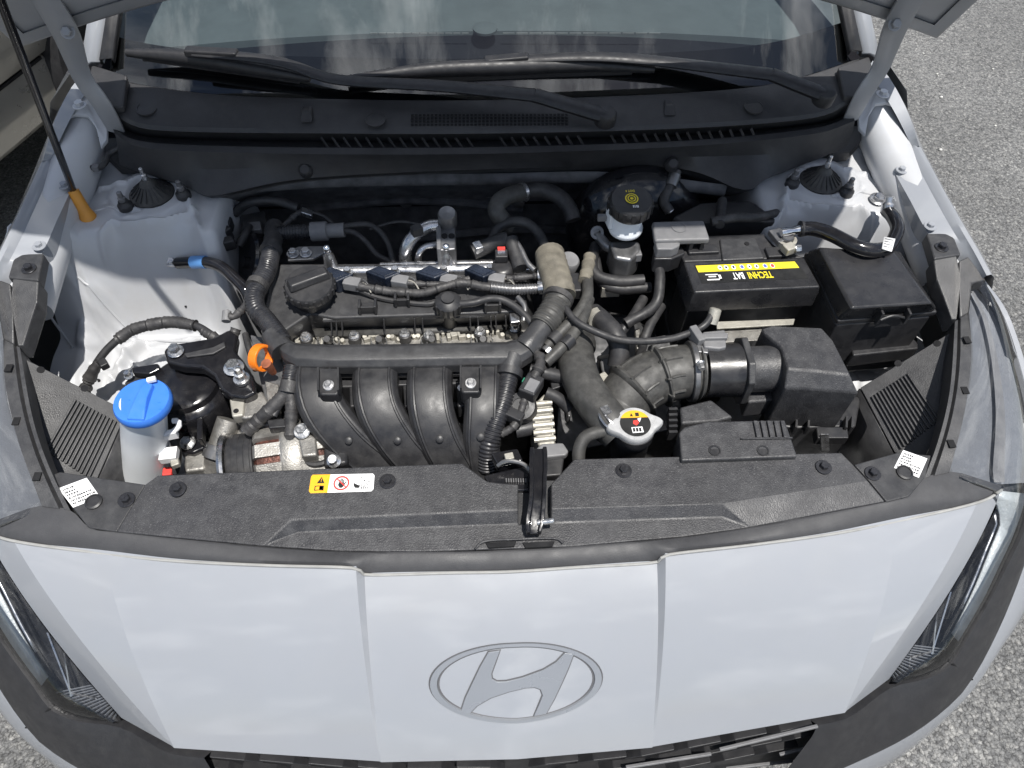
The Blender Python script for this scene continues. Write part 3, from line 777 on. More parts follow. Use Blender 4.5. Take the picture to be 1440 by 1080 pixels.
    # ---- black lower surround and white corner below it
    K1 = cr_spline(M_([(1150, 1020, .690), (1196, 1008, .690), (1252, 968, .668), (1306, 954, .668), (1340, 934, .680), (1356, 906, .694), (1392, 845, .726), (1418, 793, .756), (1440, 748, .782), (1458, 700, .81), (1472, 640, .83)]), 30)
    K2 = cr_spline(M_([(1060, 1130, .57), (1150, 1096, .58), (1270, 1040, .58), (1338, 990, .585), (1370, 950, .61), (1402, 888, .645), (1425, 832, .68), (1446, 772, .725), (1470, 712, .765), (1490, 640, .80)]), 30)
    K3 = cr_spline(M_([(1120, 1150, .45), (1205, 1102, .46), (1290, 1048, .47), (1345, 995, .49), (1378, 956, .52), (1412, 906, .56), (1442, 862, .60), (1478, 785, .66), (1500, 710, .71), (1515, 640, .75)]), 30)
    bl = lambda k, u: [a.lerp(b, k) + Vector((s * .4, -.6, .5)) * u for a, b in zip(K1, K2)]
    low = build(MB().sheet([[p + Vector((-s * .01, .012, -.006)) for p in K1], K1, bl(.12, .004), bl(.5, .006), bl(.9, .004), K2, [p + Vector((-s * .006, .008, -.006)) for p in K2]]), 'lamp_surround', 'bumper_black', car, smooth=35)
    build(MB().bar(K1[12] + Vector((0, 0, .0025)), K2[15] + Vector((0, 0, .0025)), .0018, .003), 'panel_gap', 'void', low)
    wl = lambda k, u: [a.lerp(b, k) + Vector((s * .6, -.6, .3)) * u for a, b in zip(K2, K3)]
    build(MB().sheet([[p + Vector((-s * .012, .01, .0)) for p in K2], [p + Vector((0, 0, -.003)) for p in K2], wl(.3, .006), wl(.7, .004), K3, [Vector((p.x * .985, p.y + .02, .25)) for p in K3]]), 'bumper_corner', 'white_paint', car, smooth=35)

# ---- fender fronts closing the sides beside the lamps, and the front wheels
for s in (1, -1):
    lo2 = cr_spline(mir(A([(1376, 391, .935), (1412, 445, .903), (1444, 550, .868), (1456, 640, .838), (1450, 700, .812)]), s), 30)
    e0 = Vector((s * .715, .43, .945))
    pr0 = [p for p in lo2 if p.y > .12]
    rows = [[p + Vector((s * .002, 0, -.004)) for p in pr0], [p + Vector((s * .010, 0, -.002)) for p in pr0], [Vector((s * min(abs(p.x) + .04, .84), p.y, p.z - .045)) for p in pr0],
            [Vector((s * .858, p.y, .735)) for p in pr0], [Vector((s * .868, p.y, .5)) for p in pr0], [Vector((s * .85, p.y, .27)) for p in pr0]]
    build(MB().sheet(rows), 'fender_front', 'white_paint', car, smooth=40)
    wl_ = build(MB().lathe([(.20, -.20), (.29, -.205), (.31, -.17), (.31, -.03), (.295, 0), (.21, 0)], (s * .80, .62, .31), (s, 0, 0), 36), 'wheel', 'tyre', car, smooth=50)
    build(MB().lathe([(.20, -.012), (.19, -.004), (.05, -.012), (.04, -.004), (0, -.004)], (s * .80, .62, .31), (s, 0, 0), 30, cap=False), 'rim', 'steel', wl_)

# ---- grille under the bumper edge
gt = [bumper_pt(c, 1) + Vector((0, .004, -.006)) for c in cols if abs(c) < .64]
gb = [Vector((p.x * 1.02, p.y - .028, .52)) for p in gt]
grille = build(MB().sheet([[p + Vector((0, .03, 0)) for p in gt], gt, [a.lerp(b, .06) + Vector((0, .003, 0)) for a, b in zip(gt, gb)], gb]), 'grille', 'bumper_black', car, smooth=30)
def gpt(x, v, o=0.0):
    xs = [p.x for p in gt]; i = min(range(len(xs) - 1), key=lambda k: abs((xs[k] + xs[k + 1]) / 2 - x))
    k = (x - xs[i]) / (xs[i + 1] - xs[i])
    return gt[i].lerp(gt[i + 1], k).lerp(gb[i].lerp(gb[i + 1], k), v) + Vector((0, -o, o * .3))
for s in (1, -1):
    for r_ in range(3):                                     # slanting facets in three rows
        for k in range(7):
            x0 = .015 + k * .063 + (r_ % 2) * .03; x1 = x0 + .052
            if x1 > .425: continue
            v0 = .035 + r_ * .22; v1 = v0 + .15
            P = [gpt(s * x0, v1, .004), gpt(s * x1, v1 - .02, .004), gpt(s * (x1 + .012), v0, .010), gpt(s * (x0 + .020), v0 + .02, .010)]
            build(MB().loft([[p + Vector((0, .012, -.004)) for p in P], P]), 'grille_facet', 'bumper_black', grille, bevel=.0015)

gp0 = gpt(.25, .2, .014); gnn = (gpt(.35, .2) - gpt(.15, .2)).cross(gpt(.25, .35) - gpt(.25, .1)).normalized()
for s in (1, -1):
    for x0, y0, x1, y1 in ((1012, 1054, 1150, 1021), (1096, 1061, 1172, 1043), (1021, 1081, 1115, 1070), (880, 1079, 1000, 1060)):
        P = mir([at_plane(x, y, gp0, gnn) for x, y in ((x0, y0), (x1, y1))], s)
        if s < 0 and x0 > 1000: continue
        build(MB().bar(P[0], P[1], .0035, .0045, (0, -1, .5)), 'grille_slat', 'grey_plastic', grille, bevel=.001)

# ---- inner aprons with strut towers (left side shows most; both built from one height function)
RIDGES = []
for P, z_, h_, w_ in (([(134, 341), (142, 330), (161, 320), (196, 322), (235, 318), (266, 310), (277, 304)], .918, .0075, .006),
                      ([(277, 304), (286, 330), (294, 356), (301, 390), (306, 420)], .88, .007, .006),
                      ([(134, 341), (128, 362), (120, 385), (122, 420), (150, 450)], .86, .006, .007),
                      ([(138, 265), (142, 261), (180, 261), (196, 254), (240, 256), (262, 268)], .93, .0045, .004),
                      ([(100, 330), (108, 350), (96, 372), (104, 395)], .85, .007, .008),
                      ([(72, 400), (110, 402), (126, 410)], .80, .006, .006),
                      ([(118, 430), (150, 468), (210, 480), (300, 470)], .745, .005, .006),
                      ([(150, 285), (175, 305), (200, 300)], .925, -.003, .004),
                      ([(170, 520), (185, 500), (196, 490)], .735, .014, .012),
                      ([(140, 520), (165, 530), (200, 520)], .735, .006, .006)):
    RIDGES.append(([(abs(at(p[0], p[1], z_).x), at(p[0], p[1], z_).y) for p in P], h_, w_))
def seg_d(px, py, a, b):
    dx, dy = b[0] - a[0], b[1] - a[1]; l = dx * dx + dy * dy
    t = max(0.0, min(1.0, ((px - a[0]) * dx + (py - a[1]) * dy) / l)) if l else 0
    return math.hypot(px - a[0] - t * dx, py - a[1] - t * dy)
def apron_z(x, y):
    """height of the pressed sheet at distance x from the centre line"""
    deck = .925 + .05 * smooth01(.70, .80, y)
    sh = .735 - .10 * smooth01(.45, .10, y)
    edge = .582 - .03 * smooth01(.60, .70, x) - .02 * smooth01(.50, .46, x)
    k = smooth01(edge - .085, edge, y)
    z = sh + (deck - sh) * k
    d = math.hypot(x - .566, y - .645)
    z += .009 * smooth01(.078, .058, d) - .006 * smooth01(.042, .036, d)
    z += .035 * smooth01(.655, .70, x) * (1 - k)
    for ex, ey, er, eh in ((.505, .520, .026, .006), (.515, .47, .020, .007), (.60, .36, .03, .008), (.665, .40, .022, .010), (.57, .30, .02, -.006), (.655, .50, .028, .012), (.69, .47, .022, .010), (.56, .43, .035, .005)):
        z += eh * smooth01(er, er * .65, math.hypot(x - ex, y - ey))
    for P, h_, w_ in RIDGES:
        if min(p[0] for p in P) - 3 * w_ < x < max(p[0] for p in P) + 3 * w_ and min(p[1] for p in P) - 3 * w_ < y < max(p[1] for p in P) + 3 * w_:
            dm = min(seg_d(x, y, P[i], P[i + 1]) for i in range(len(P) - 1))
            z += 1.5 * h_ * math.exp(-(dm / (w_ * .8)) ** 2)
    z += .0012 * math.sin(x * 90 + y * 40) * math.sin(y * 70 - x * 30)
    return z
def apron_hit(px, py, lift=0.0):
    for k in range(400):
        p = at(px, py, 1.0 - k * .001)
        if p.z <= apron_z(abs(p.x), p.y): break
    return p + Vector((0, 0, lift))
NX, NY = 100, 220
AZ = {}
for s in (1, -1):
    rows = []
    for j in range(NY + 1):
        y = .10 + .72 * j / NY
        row = []
        for i in range(NX + 1):
            x = .735 - (.735 - .455) * i / NX
            
            if (i, j) not in AZ: AZ[(i, j)] = apron_z(x, y)
            row.append(Vector((x * s, y, AZ[(i, j)])))
        z1 = row[-1].z
        row += [Vector((.449 * s, y, z1 - .006)), Vector((.446 * s, y, z1 - .02)), Vector((.443 * s, y, z1 - .15)), Vector((.43 * s, y, .35))]
        rows.append(row)
    apron = build(MB().sheet(rows), 'inner_apron', 'bay_paint', car, smooth=60)
    # rubber strut cap with a stud, and two mounting studs
    c = Vector((.566 * s, .645, apron_z(.566, .645)))
    cap = build(MB().lathe([(.036, -.002), (.036, .003), (.031, .006), (.022, .013), (.013, .022), (.009, .028), (.007, .030), (0, .030)], c, (-.0 * s, 0, 1), 30, cap=False), 'strut_cap', 'dusty_rubber', apron)
    build(MB().lathe([(.0045, .028), (.0045, .040), (.0032, .041), (.0032, .052), (.0022, .053)], c, (0, 0, 1), 12), 'stud', 'zinc', cap)
    for k in range(20):
        a = 2 * math.pi * k / 20; u = Vector((math.cos(a), math.sin(a), 0))
        build(MB().bar(c + u * .032 + Vector((0, 0, .0065)), c + u * .014 + Vector((0, 0, .0215)), .0016, .0016), 'cap_rib', 'rubber', cap)
    for xx, yy in ((.597, .607), (.509, .630)):
        c = Vector((xx * s, yy, apron_z(xx, yy)))
        nb = build(MB().lathe([(.012, -.002), (.012, .006), (.009, .009), (.008, .013), (0, .013)], c, (0, 0, 1), 18, cap=False), 'mount_nut', 'black_plastic', apron)
        build(MB().lathe([(.006, .012), (.006, .020), (.0042, .021), (.0042, .030), (.003, .031)], c, (0, 0, 1), 12), 'stud', 'dull_metal', nb)
    for P in ([(76, 345, .87), (70, 400, .80), (78, 450, .765), (110, 500, .75)], [(150, 452, .755), (210, 474, .75), (280, 474, .75)], [(118, 300, .925), (150, 292, .927), (172, 300, .927)]):
        Q = [Vector((abs(at(*p).x), at(*p).y, 0)) for p in P]
        Q = cr_spline(Q, 30)
        build(MB().tube([Vector((p.x * s, p.y, apron_z(p.x, p.y) + .0006)) for p in Q], .0022, 6), 'sealer_bead', 'bay_paint', apron)
    for k in range(14):
        xx = .475 + .004 * math.sin(k); yy = .60 + k * .0 ; xx = .48 + k * .015; yy = .72 + .012 * math.sin(k * .6)
        build(MB().lathe([(.0034, -.001), (.0034, .0004), (.0022, .0001), (0, .0001)], (xx * s, yy, apron_z(xx, yy)), (0, -.2, 1), 12, cap=False), 'spot_weld', 'bay_paint', apron)
    for xx, yy, rr in ((.520, .505, .003), (.515, .465, .003), (.665, .40, .003), (.535, .525, .002)):
        z = apron_z(xx, yy)
        build(MB().lathe([(rr, -.001), (rr, .0012)], (xx * s, yy, z), (0, -.5, .8), 12), 'hole', 'void', apron)

# black opening between fender and rail
for s in (1, -1):
    op = mir(A([(1244, 143), (1262, 146), (1292, 226), (1276, 226)], .962), s)
    build(MB().prism(op, .02), 'fender_gap', 'void', car)

# ---- cowl panel under the windscreen
def row_px(P, n=70): return cr_spline(A(P), n)
c0 = row_px([(140, 72, 1.075), (300, 96, 1.06), (480, 105, 1.055), (690, 107, 1.055), (960, 100, 1.06), (1100, 88, 1.066), (1218, 66, 1.078)])
c1 = row_px([(128, 97, 1.065), (172, 115, 1.055), (300, 133, 1.05), (480, 140, 1.048), (690, 141, 1.048), (960, 131, 1.05), (1100, 116, 1.054), (1218, 80, 1.066)])
c2 = row_px([(150, 140, 1.045), (182, 168, 1.032), (250, 178, 1.030), (480, 181, 1.028), (690, 181, 1.028), (960, 174, 1.030), (1140, 160, 1.032), (1196, 138, 1.042)])
c3 = [p + Vector((0, -.004, -.006)) for p in c2]
c4 = row_px([(158, 168, .995), (196, 190, .99), (300, 196, .99), (480, 199, .99), (690, 198, .99), (960, 190, .99), (1140, 175, .99), (1196, 158, .995)])
c5 = row_px([(158, 180, 1.012), (196, 198, 1.006), (300, 205, 1.004), (480, 208, 1.004), (690, 207, 1.004), (960, 198, 1.004), (1140, 181, 1.006), (1200, 162, 1.012)])
c6 = row_px([(162, 188, 1.010), (198, 207, 1.003), (300, 214, 1.0), (480, 217, 1.0), (690, 216, 1.0), (960, 206, 1.0), (1140, 189, 1.003), (1202, 170, 1.010)])
c7 = row_px([(165, 205, .985), (205, 228, .975), (300, 238, .972), (480, 229, .98), (690, 225, .98), (960, 221, .975), (1130, 212, .975), (1200, 182, .985)])
c8 = row_px([(168, 232, .955), (262, 262, .945), (300, 275, .945), (430, 251, .957), (690, 238, .962), (945, 236, .955), (1045, 267, .945), (1085, 248, .945), (1190, 208, .955)])
c9 = [p + Vector((0, .010, -.012)) for p in c8]
cowl = build(MB().sheet([[p + Vector((0, .01, -.012)) for p in c1], [p + Vector((0, .004, -.002)) for p in c1], c1, [a.lerp(b, .5) + Vector((0, 0, .002)) for a, b in zip(c1, c2)], c2, c3, c4, c5, c6, c7, c8, c9]), 'cowl_panel', 'cowl_plastic', car, smooth=32)
gr = MB()
for r_ in range(4):
    for k in range(40):
        px = 580 + k * 5.55; py = 163 + r_ * 4.5 - (px - 580) * .004
        c = at(px, py, 1.0395 - r_ * .003)
        gr.box(c + Vector((0, 0, .0012)), (.0040, .0042, .001))
build(gr, 'cowl_grid', 'void', cowl)
for i in range(20, 60):
    if i in (34, 35, 44, 45): continue
    p = c3[i].lerp(c4[i], .5)
    build(MB().bar(c3[i] + Vector((0, -.002, -.006)), c5[i] + Vector((0, .002, -.008)), .0016, .004), 'channel_rib', 'black_plastic', cowl)
for px, py in ((432, 164), (940, 155)):                      # washer nozzles
    c = at(px, py, 1.037)
    nz = build(MB().loft([[c + Vector((a * .011, b * .017, 0)) for a, b in ((-1, -1), (1, -1), (1, 1), (-1, 1))], [c + Vector((a * .007, b * .008 + .008, .010)) for a, b in ((-1, -1), (1, -1), (1, 1), (-1, 1))]]), 'washer_nozzle', 'black_plastic', cowl, bevel=.003)
for px, py in ((206, 152), (528, 168), (1060, 150)):
    c = at(px, py, 1.0415)
    build(MB().lathe([(.016, -.002), (.016, .0006), (.0145, .0006), (.0145, -.0002), (0, -.0002)], c, (0, -.15, 1), 28, cap=False), 'round_plug', 'cowl_plastic', cowl)
for px, py in ((430, 240), (945, 232)):
    c = at(px, py, .968)
    build(MB().lathe([(.012, -.004), (.011, .006), (.007, .010), (0, .010)], c, (0, -.6, .8), 18, cap=False), 'clip', 'black_plastic', cowl)
# end caps of the cowl beside the pillars
for s in (1, -1):
    ec = mir(A([(1178, 96, 1.068), (1222, 80, 1.07), (1226, 96, 1.06), (1206, 140, 1.043), (1186, 138, 1.045)]), s)
    build(MB().prism([p + Vector((0, 0, .003)) for p in ec], .012), 'cowl_end', 'cowl_plastic', cowl, bevel=.003)
    ex = mir(A([(1182, 175, 1.0), (1212, 150, 1.005), (1212, 196, .965), (1196, 214, .95), (1170, 216, .95)]), s)
    build(MB().prism(ex, .02), 'cowl_corner', 'cowl_plastic', cowl, bevel=.004)

# dark insulated bulkhead under the cowl and floor of the bay
bh = [c9, [p + Vector((0, .03, -.03)) for p in c9], [Vector((p.x, .76, .80)) for p in c9], [Vector((p.x, .74, .55)) for p in c9], [Vector((p.x, .70, .40)) for p in c9]]
bulk = build(MB().sheet(bh), 'bulkhead', 'dark_felt', car, smooth=50)
rib = cr_spline(A([(360, 262, .93), (480, 255, .93), (690, 252, .93), (860, 250, .93), (1020, 268, .93)]), 30)
build(MB().tube(rib, .012, 8, flat=.5), 'insulation_edge', 'dark_felt', bulk)
for px, py in ((690, 268), (735, 282), (560, 300), (520, 268), (660, 300), (845, 275)):
    p = at(px, py, .90); c = Vector((p.x, .752, .82 + random.uniform(-.02, .05)))
    build(MB().lathe([(.014, -.004), (.013, .004), (.006, .006), (0, .006)], c, (0, -1, .25), 18, cap=False), 'insulation_clip', 'dull_metal', bulk)
for k, (x0, x1, z0) in enumerate(((-.40, .10, .88), (-.36, .06, .80), (-.15, .30, .72))):
    build(MB().hose([Vector((x0, .752, z0)), Vector(((x0 + x1) / 2, .748, z0 + .02)), Vector((x1, .752, z0 - .01))], .009, 8), 'insulation_fold', 'dark_felt', bulk)
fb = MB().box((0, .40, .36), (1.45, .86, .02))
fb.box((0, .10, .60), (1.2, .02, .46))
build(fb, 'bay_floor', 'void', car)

# ---- windscreen, pillars and what shows through the glass
gb0 = [p + Vector((0, .006, -.003)) for p in resample(c1, 44)][1:-1]
def up_glass(p, t):
    return Vector((p.x * (1 - .13 * t), p.y + .80 * t, p.z + .44 * t + .03 * math.sin(t * 3.1)))
ws = build(MB().sheet([[up_glass(p, j / 10) for p in gb0] for j in range(11)]), 'windscreen', 'windscreen_glass', car, smooth=60)
fri = [[up_glass(p, t) + Vector((0, .002, -.0035)) for p in gb0] for t in (0, .03, .06, .074)]
build(MB().sheet(fri), 'frit_band', 'frit', ws)
d0 = at(690, 48, 1.03).y
dd = MB().sheet([[Vector((x, y, z)) for x in (-.68, -.3, 0, .3, .68)] for y, z in ((.72, .985), (.78, 1.012), (d0 - .03, 1.020), (d0, 1.030))])
dd.sheet([[Vector((x, y, z)) for x in (-.70, .70)] for y, z in ((.74, .985), (.80, .40), (3.2, .35))])
dash = build(dd, 'dashboard', 'dash_dark', car, smooth=50)
da = MB().sheet([[Vector((x * .68, y - .05 * x * x, z - .01 * abs(x) ** 3)) for x in [i / 12 - 1 for i in range(25)]] for y, z in ((d0 - .004, 1.02), (d0, 1.036), (d0 + .04, 1.044), (d0 + .20, 1.05), (d0 + .36, 1.04), (d0 + .42, .98))])
build(da, 'dash_top', 'dash', dash, smooth=40)
mb = MB()
for x0, x1 in ((520, 660), (706, 930)):
    a = at(x0, 47, 1.0455); b = at(x1, 47, 1.0455)
    n = 12
    for k in range(n):
        p0 = a.lerp(b, k / n + .006); p1 = a.lerp(b, (k + 1) / n - .006)
        mb.bar(p0, p1, .0022, .002)
build(mb, 'defroster_slots', 'grey_plastic', dash)
mb = MB()
for px in (682,):
    mb.lathe([(.022, 0), (.022, .004), (.018, .006)], at(px, 42, 1.047), seg=20)
build(mb, 'sun_sensor', 'dash', dash)
# seats and wheel, dark, behind the dash
mb = MB()
for x in (-.36, .36):
    mb.loft([[Vector((x + a * w_, 1.75 + b * .1 + (z - .9) * .3, z)) for a, b in ((-1, -1), (1, -1), (1, 1), (-1, 1))] for z, w_ in ((.6, .24), (.95, .24), (1.12, .16), (1.2, .11), (1.33, .12), (1.36, .09))])
build(mb, 'front_seats', 'seat_cloth', car, bevel=.03)
wc = Vector((.36, 1.42, 1.02))
U_, V_, N_ = axes((0, -.85, .5))
pts = [wc + (U_ * math.cos(a) + V_ * math.sin(a)) * .18 for a in [2 * math.pi * i / 40 for i in range(41)]]
build(MB().tube(pts, .014, 10), 'steering_wheel', 'seat_cloth', car)
for s in (1, -1):
    P0 = mir(A([(1202, 66, 1.08)]), s)[0]
    pil = [[P0 + Vector((s * a - s * .10 * t, .80 * t + b, .44 * t + c)) for a, b, c in ((0, .004, .004), (.018, -.004, .010), (.036, -.006, .004), (.05, .03, -.03))] for t in (-.02, .2, .5, .8, 1)]
    pl_ = build(MB().sheet(pil), 'windscreen_pillar', 'white_paint', car, smooth=40, solid=.006)
    tr_ = [[P0 + Vector((s * a - s * .10 * t, .80 * t + b, .44 * t + c)) for a, b, c in ((-.016, .004, .002), (-.014, .002, .012), (.004, -.002, .012), (.006, .0, .002))] for t in (-.02, .2, .5, .8, 1)]
    build(MB().sheet(tr_), 'pillar_trim', 'black_plastic', pl_, solid=.003)
# body behind: roof and doors, so the cabin is closed
rt = [[up_glass(p, 1) for p in gb0], [Vector((p.x * .86, 2.2, 1.50)) for p in gb0], [Vector((p.x * .84, 3.2, 1.42)) for p in gb0]]
build(MB().sheet(rt), 'roof', 'white_paint', car, smooth=60)
for s in (1, -1):
    sd = [[Vector((s * x, y, z)) for y in (.80, 1.4, 2.4, 3.3)] for x, z in ((.685, 1.055), (.745, 1.0), (.82, .85), (.865, .65), (.87, .45), (.83, .25))]
    build(MB().sheet(sd), 'side_panel', 'white_paint', car, smooth=60)

# ---- wipers
def wiper(arm, blade, name, zo):
    w_ = bpy.data.objects.new(name, None); link(w_, car, at(*arm[0]))
    P = cr_spline(A(arm[1:]), 24)
    hd = cr_spline(A(arm[:2]), 8)
    build(MB().tube(hd, [.016, .0165, .0165, .016, .016, .0155, .015, .015], 12, flat=.6, up=(0, 0, 1)), 'arm_head', 'wiper_black', w_)
    build(MB().lathe([(.017, -.012), (.017, .005), (.014, .009), (0, .010)], at(*arm[0]), (0, -.2, 1), 20, cap=False), 'pivot_cap', 'dull_metal' if 0 else 'wiper_black', w_)
    rr = [.0150 - .0055 * i / 23 for i in range(24)]
    build(MB().tube(P, rr, 12, flat=.5, up=(0, 0, 1)), 'arm', 'wiper_black', w_)
    B = cr_spline(A(blade), 30)
    rb = [.004 + .008 * math.sin(math.pi * (.06 + .9 * i / 29)) for i in range(30)]
    build(MB().tube(B, rb, 10, flat=1.1, up=(0, 0, 1)), 'blade', 'wiper_black', w_)
    build(MB().bar(B[2] + Vector((0, .004, -.010)), B[-3] + Vector((0, .004, -.010)), .003, .008), 'blade_lip', 'wiper_black', w_)
    c = P[-1]
    build(MB().bar(P[-4] + Vector((0, 0, .003)), P[-1] + Vector((-.012, .002, .001)), .017, .012), 'blade_clip', 'wiper_black', w_, bevel=.003)
wiper([(852, 163, 1.062), (752, 134, 1.078), (620, 121, 1.078), (475, 112, 1.082), (405, 90, 1.10), (345, 80, 1.11), (272, 74, 1.112)], [(178, 74, 1.098), (270, 82, 1.094), (360, 97, 1.085), (436, 111, 1.076)], 'wiper', 0)
wiper([(1160, 134, 1.072), (1085, 105, 1.085), (960, 90, 1.088), (893, 83, 1.094), (830, 80, 1.096), (760, 82, 1.092), (692, 88, 1.086)], [(484, 112, 1.074), (600, 99, 1.080), (700, 95, 1.080), (820, 92, 1.082), (920, 98, 1.076)], 'wiper', 0)

# ---- raised bonnet
HA = R(60)
hdir = Vector((0, -math.cos(HA), math.sin(HA))); hnor = Vector((0, -math.sin(HA), -math.cos(HA)))   # hnor points to the camera side (underside)
def hood(x, sdist, o=0): return Vector((x, .728, 1.128)) + hdir * sdist + hnor * o
def rear(x): return .012 + .165 * (1 - (abs(x) / .70) ** 1.6)
def front(x): return .95 - .14 * (abs(x) / .70) ** 2.2
def halfw(sd): return .70 - .02 * sd
ou = []; NS, NXX = 26, 36
def grid(o, inset=0):
    rws = []
    for j in range(NS + 1):
        t = j / NS
        rw = []
        for i in range(NXX + 1):
            xx = (i / NXX * 2 - 1) * (.70 - inset)
            rw.append(hood(xx, rear(xx) + inset + (front(xx) - rear(xx) - 2 * inset) * t, o - .03 * (xx / .7) ** 2 * 0))
        rws.append(rw)
    return rws
g0 = grid(-.022 - .0)
# outer skin arched away from the underside, edges folded
for rw in g0:
    for p in rw: p -= hnor * (.03 * (1 - (p.x / .70) ** 2))
bonnet = build(MB().sheet(g0), 'bonnet', 'white_paint', car, smooth=60)
g1 = grid(0, .028)
for j, rw in enumerate(g1):
    for i, p in enumerate(rw):
        u = abs(p.x)
        p -= hnor * (.030 * (1 - (p.x / .70) ** 2) + (.014 if (.06 < j / NS < .94 and ((.10 < u < .30) or (.36 < u < .56))) else 0))
build(MB().sheet(g1), 'inner_frame', 'hood_under', bonnet, smooth=45)
def rim(o, inset):
    P = []
    for i in range(NXX + 1):
        x = (i / NXX * 2 - 1) * (.70 - inset); P.append((x, rear(x) + inset))
    for j in range(1, NS): P.append((.70 - inset, rear(.70) + inset + (front(.70) - rear(.70) - 2 * inset) * j / NS))
    for i in range(NXX, -1, -1):
        x = (i / NXX * 2 - 1) * (.70 - inset); P.append((x, front(x) - inset))
    for j in range(NS - 1, 0, -1): P.append((-(.70 - inset), rear(.70) + inset + (front(.70) - rear(.70) - 2 * inset) * j / NS))
    return [hood(x, d, o) - hnor * (.03 * (1 - (x / .70) ** 2)) for x, d in P]
rm = MB().loft([rim(-.022, 0), rim(-.012, -.004), rim(-.002, 0), rim(0, .006), rim(-.002, .026), rim(.004, .030)], cap=False)
build(rm, 'folded_edge', 'hood_under', bonnet, smooth=50)
for x in (.585, -.585, .53, -.53):
    c = hood(x, rear(x) + .075, .002) - hnor * .010
    build(MB().lathe([(.008, 0), (.008, .002), (.0, .002)], c, hnor, 16, cap=False), 'hole', 'void', bonnet)

# ---- support rod with its orange grip end
ro = thing('support_rod', 'thin black bonnet support rod ending in an orange grip on the left apron', 'support rod', at(126, 310, .918))
a = at(124, 306, .924); b = at(103, 268, .965); e = at(8, 20, 1.33)
far = b + (e - b) * 1.9
build(MB().tube([b - (b - a) * .1, b, b.lerp(e, .3), b.lerp(e, .6), e, far], .0052, 10), 'rod', 'gloss_black', ro)
gpp = resample([a, b], 8)
build(MB().tube([a - (b - a) * .12] + gpp, [.0128, .0135, .0118, .0100, .0095, .0092, .0090, .0088, .0085], 16), 'grip', 'ochre_rubber', ro)

# ---- the silver car parked alongside
nc = thing('silver_car', 'flank of a grey-beige car parked alongside, behind the support rod', 'car', (-2.2, 1.9, 0))
ND = Vector((.357, .934, 0)); NPp = Vector((.934, -.357, 0)); N0 = Vector((-1.473, 1.605, 0))
def NP(u, v, z): return N0 + ND * v + NPp * u + Vector((0, 0, z))
sec = [(-.10, .22), (-.01, .285), (0, .30), (.010, .40), (.004, .455), (-.012, .465), (.012, .475), (.05, .56), (.055, .70), (.03, .82), (-.03, .92), (-.06, .95)]
body = [[NP(u - .04 * ((v - .4) / 2.2) ** 2, v, z) for u, z in sec] for v in [-1.9 + 4.4 * i / 24 for i in range(25)]]
build(MB().sheet(body), 'body', 'silver_paint', nc, smooth=25)
build(MB().sheet([[NP(u, v, z) for u, z in ((-.06, .95), (-.20, 1.25), (-.34, 1.42))] for v in (-.7, -.2, 1.3, 2.0)]), 'side_window', 'gloss_black', nc, smooth=50)
build(MB().sheet([[NP(u, v, z) for u, z in ((-.34, 1.42), (-.85, 1.46), (-1.36, 1.42))] for v in (-.5, 0, 1.2, 1.8)]), 'roof', 'silver_paint', nc, smooth=50)
build(MB().sheet([[NP(u, v, z) for u, z in ((-.06, .95), (-.85, 1.0), (-1.64, .95))] for v in (-1.9, -1.3, -.7)]), 'bonnet', 'silver_paint', nc, smooth=50)
build(MB().bar(NP(.004, -1.7, .462), NP(.004, .30, .462), .010, .008), 'sill_gap', 'void', nc)
for v in (-.55,):
    build(MB().bar(NP(.058, v, .50), NP(.062, v + .02, .90), .004, .004), 'door_gap', 'void', nc)
for v in (.66, -1.75):
    build(MB().lathe([(.20, -.18), (.30, -.19), (.315, -.15), (.315, -.03), (.30, 0), (.20, .0)], NP(.02, v, .315), NPp, 36), 'wheel', 'tyre', nc, smooth=50)
    build(MB().lathe([(.37, -.05), (.37, .062), (.345, .062), (.345, -.05)], NP(0, v, .33), NPp, 40, cap=False), 'wheel_arch', 'black_plastic', nc, smooth=50)
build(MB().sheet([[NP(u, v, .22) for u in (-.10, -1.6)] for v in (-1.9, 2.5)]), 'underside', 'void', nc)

# ================================================================ ENGINE
eng = thing('engine', 'black four-cylinder engine with ribbed plastic top and four ignition coils', 'engine', at(560, 470, .45))
# block and gearbox below, mostly hidden
bk_ = MB()
bk_.prism(A([(385, 372), (745, 368), (755, 480), (392, 490)], .815), .38)
build(bk_, 'engine_block', 'dull_metal', eng, bevel=.006)
gbx = MB()
gbx.prism(A([(790, 470), (950, 455), (960, 600), (780, 640)], .66), .25)
gbx.lathe([(.10, 0), (.10, .05), (.07, .08), (.05, .09)], at(850, 520, .66), seg=30)
for i in range(5): gbx.bar(at(790 + i * 28, 480, .672), at(800 + i * 28, 590, .672), .006, .02)
build(gbx, 'gearbox', 'dull_metal', eng, bevel=.004)

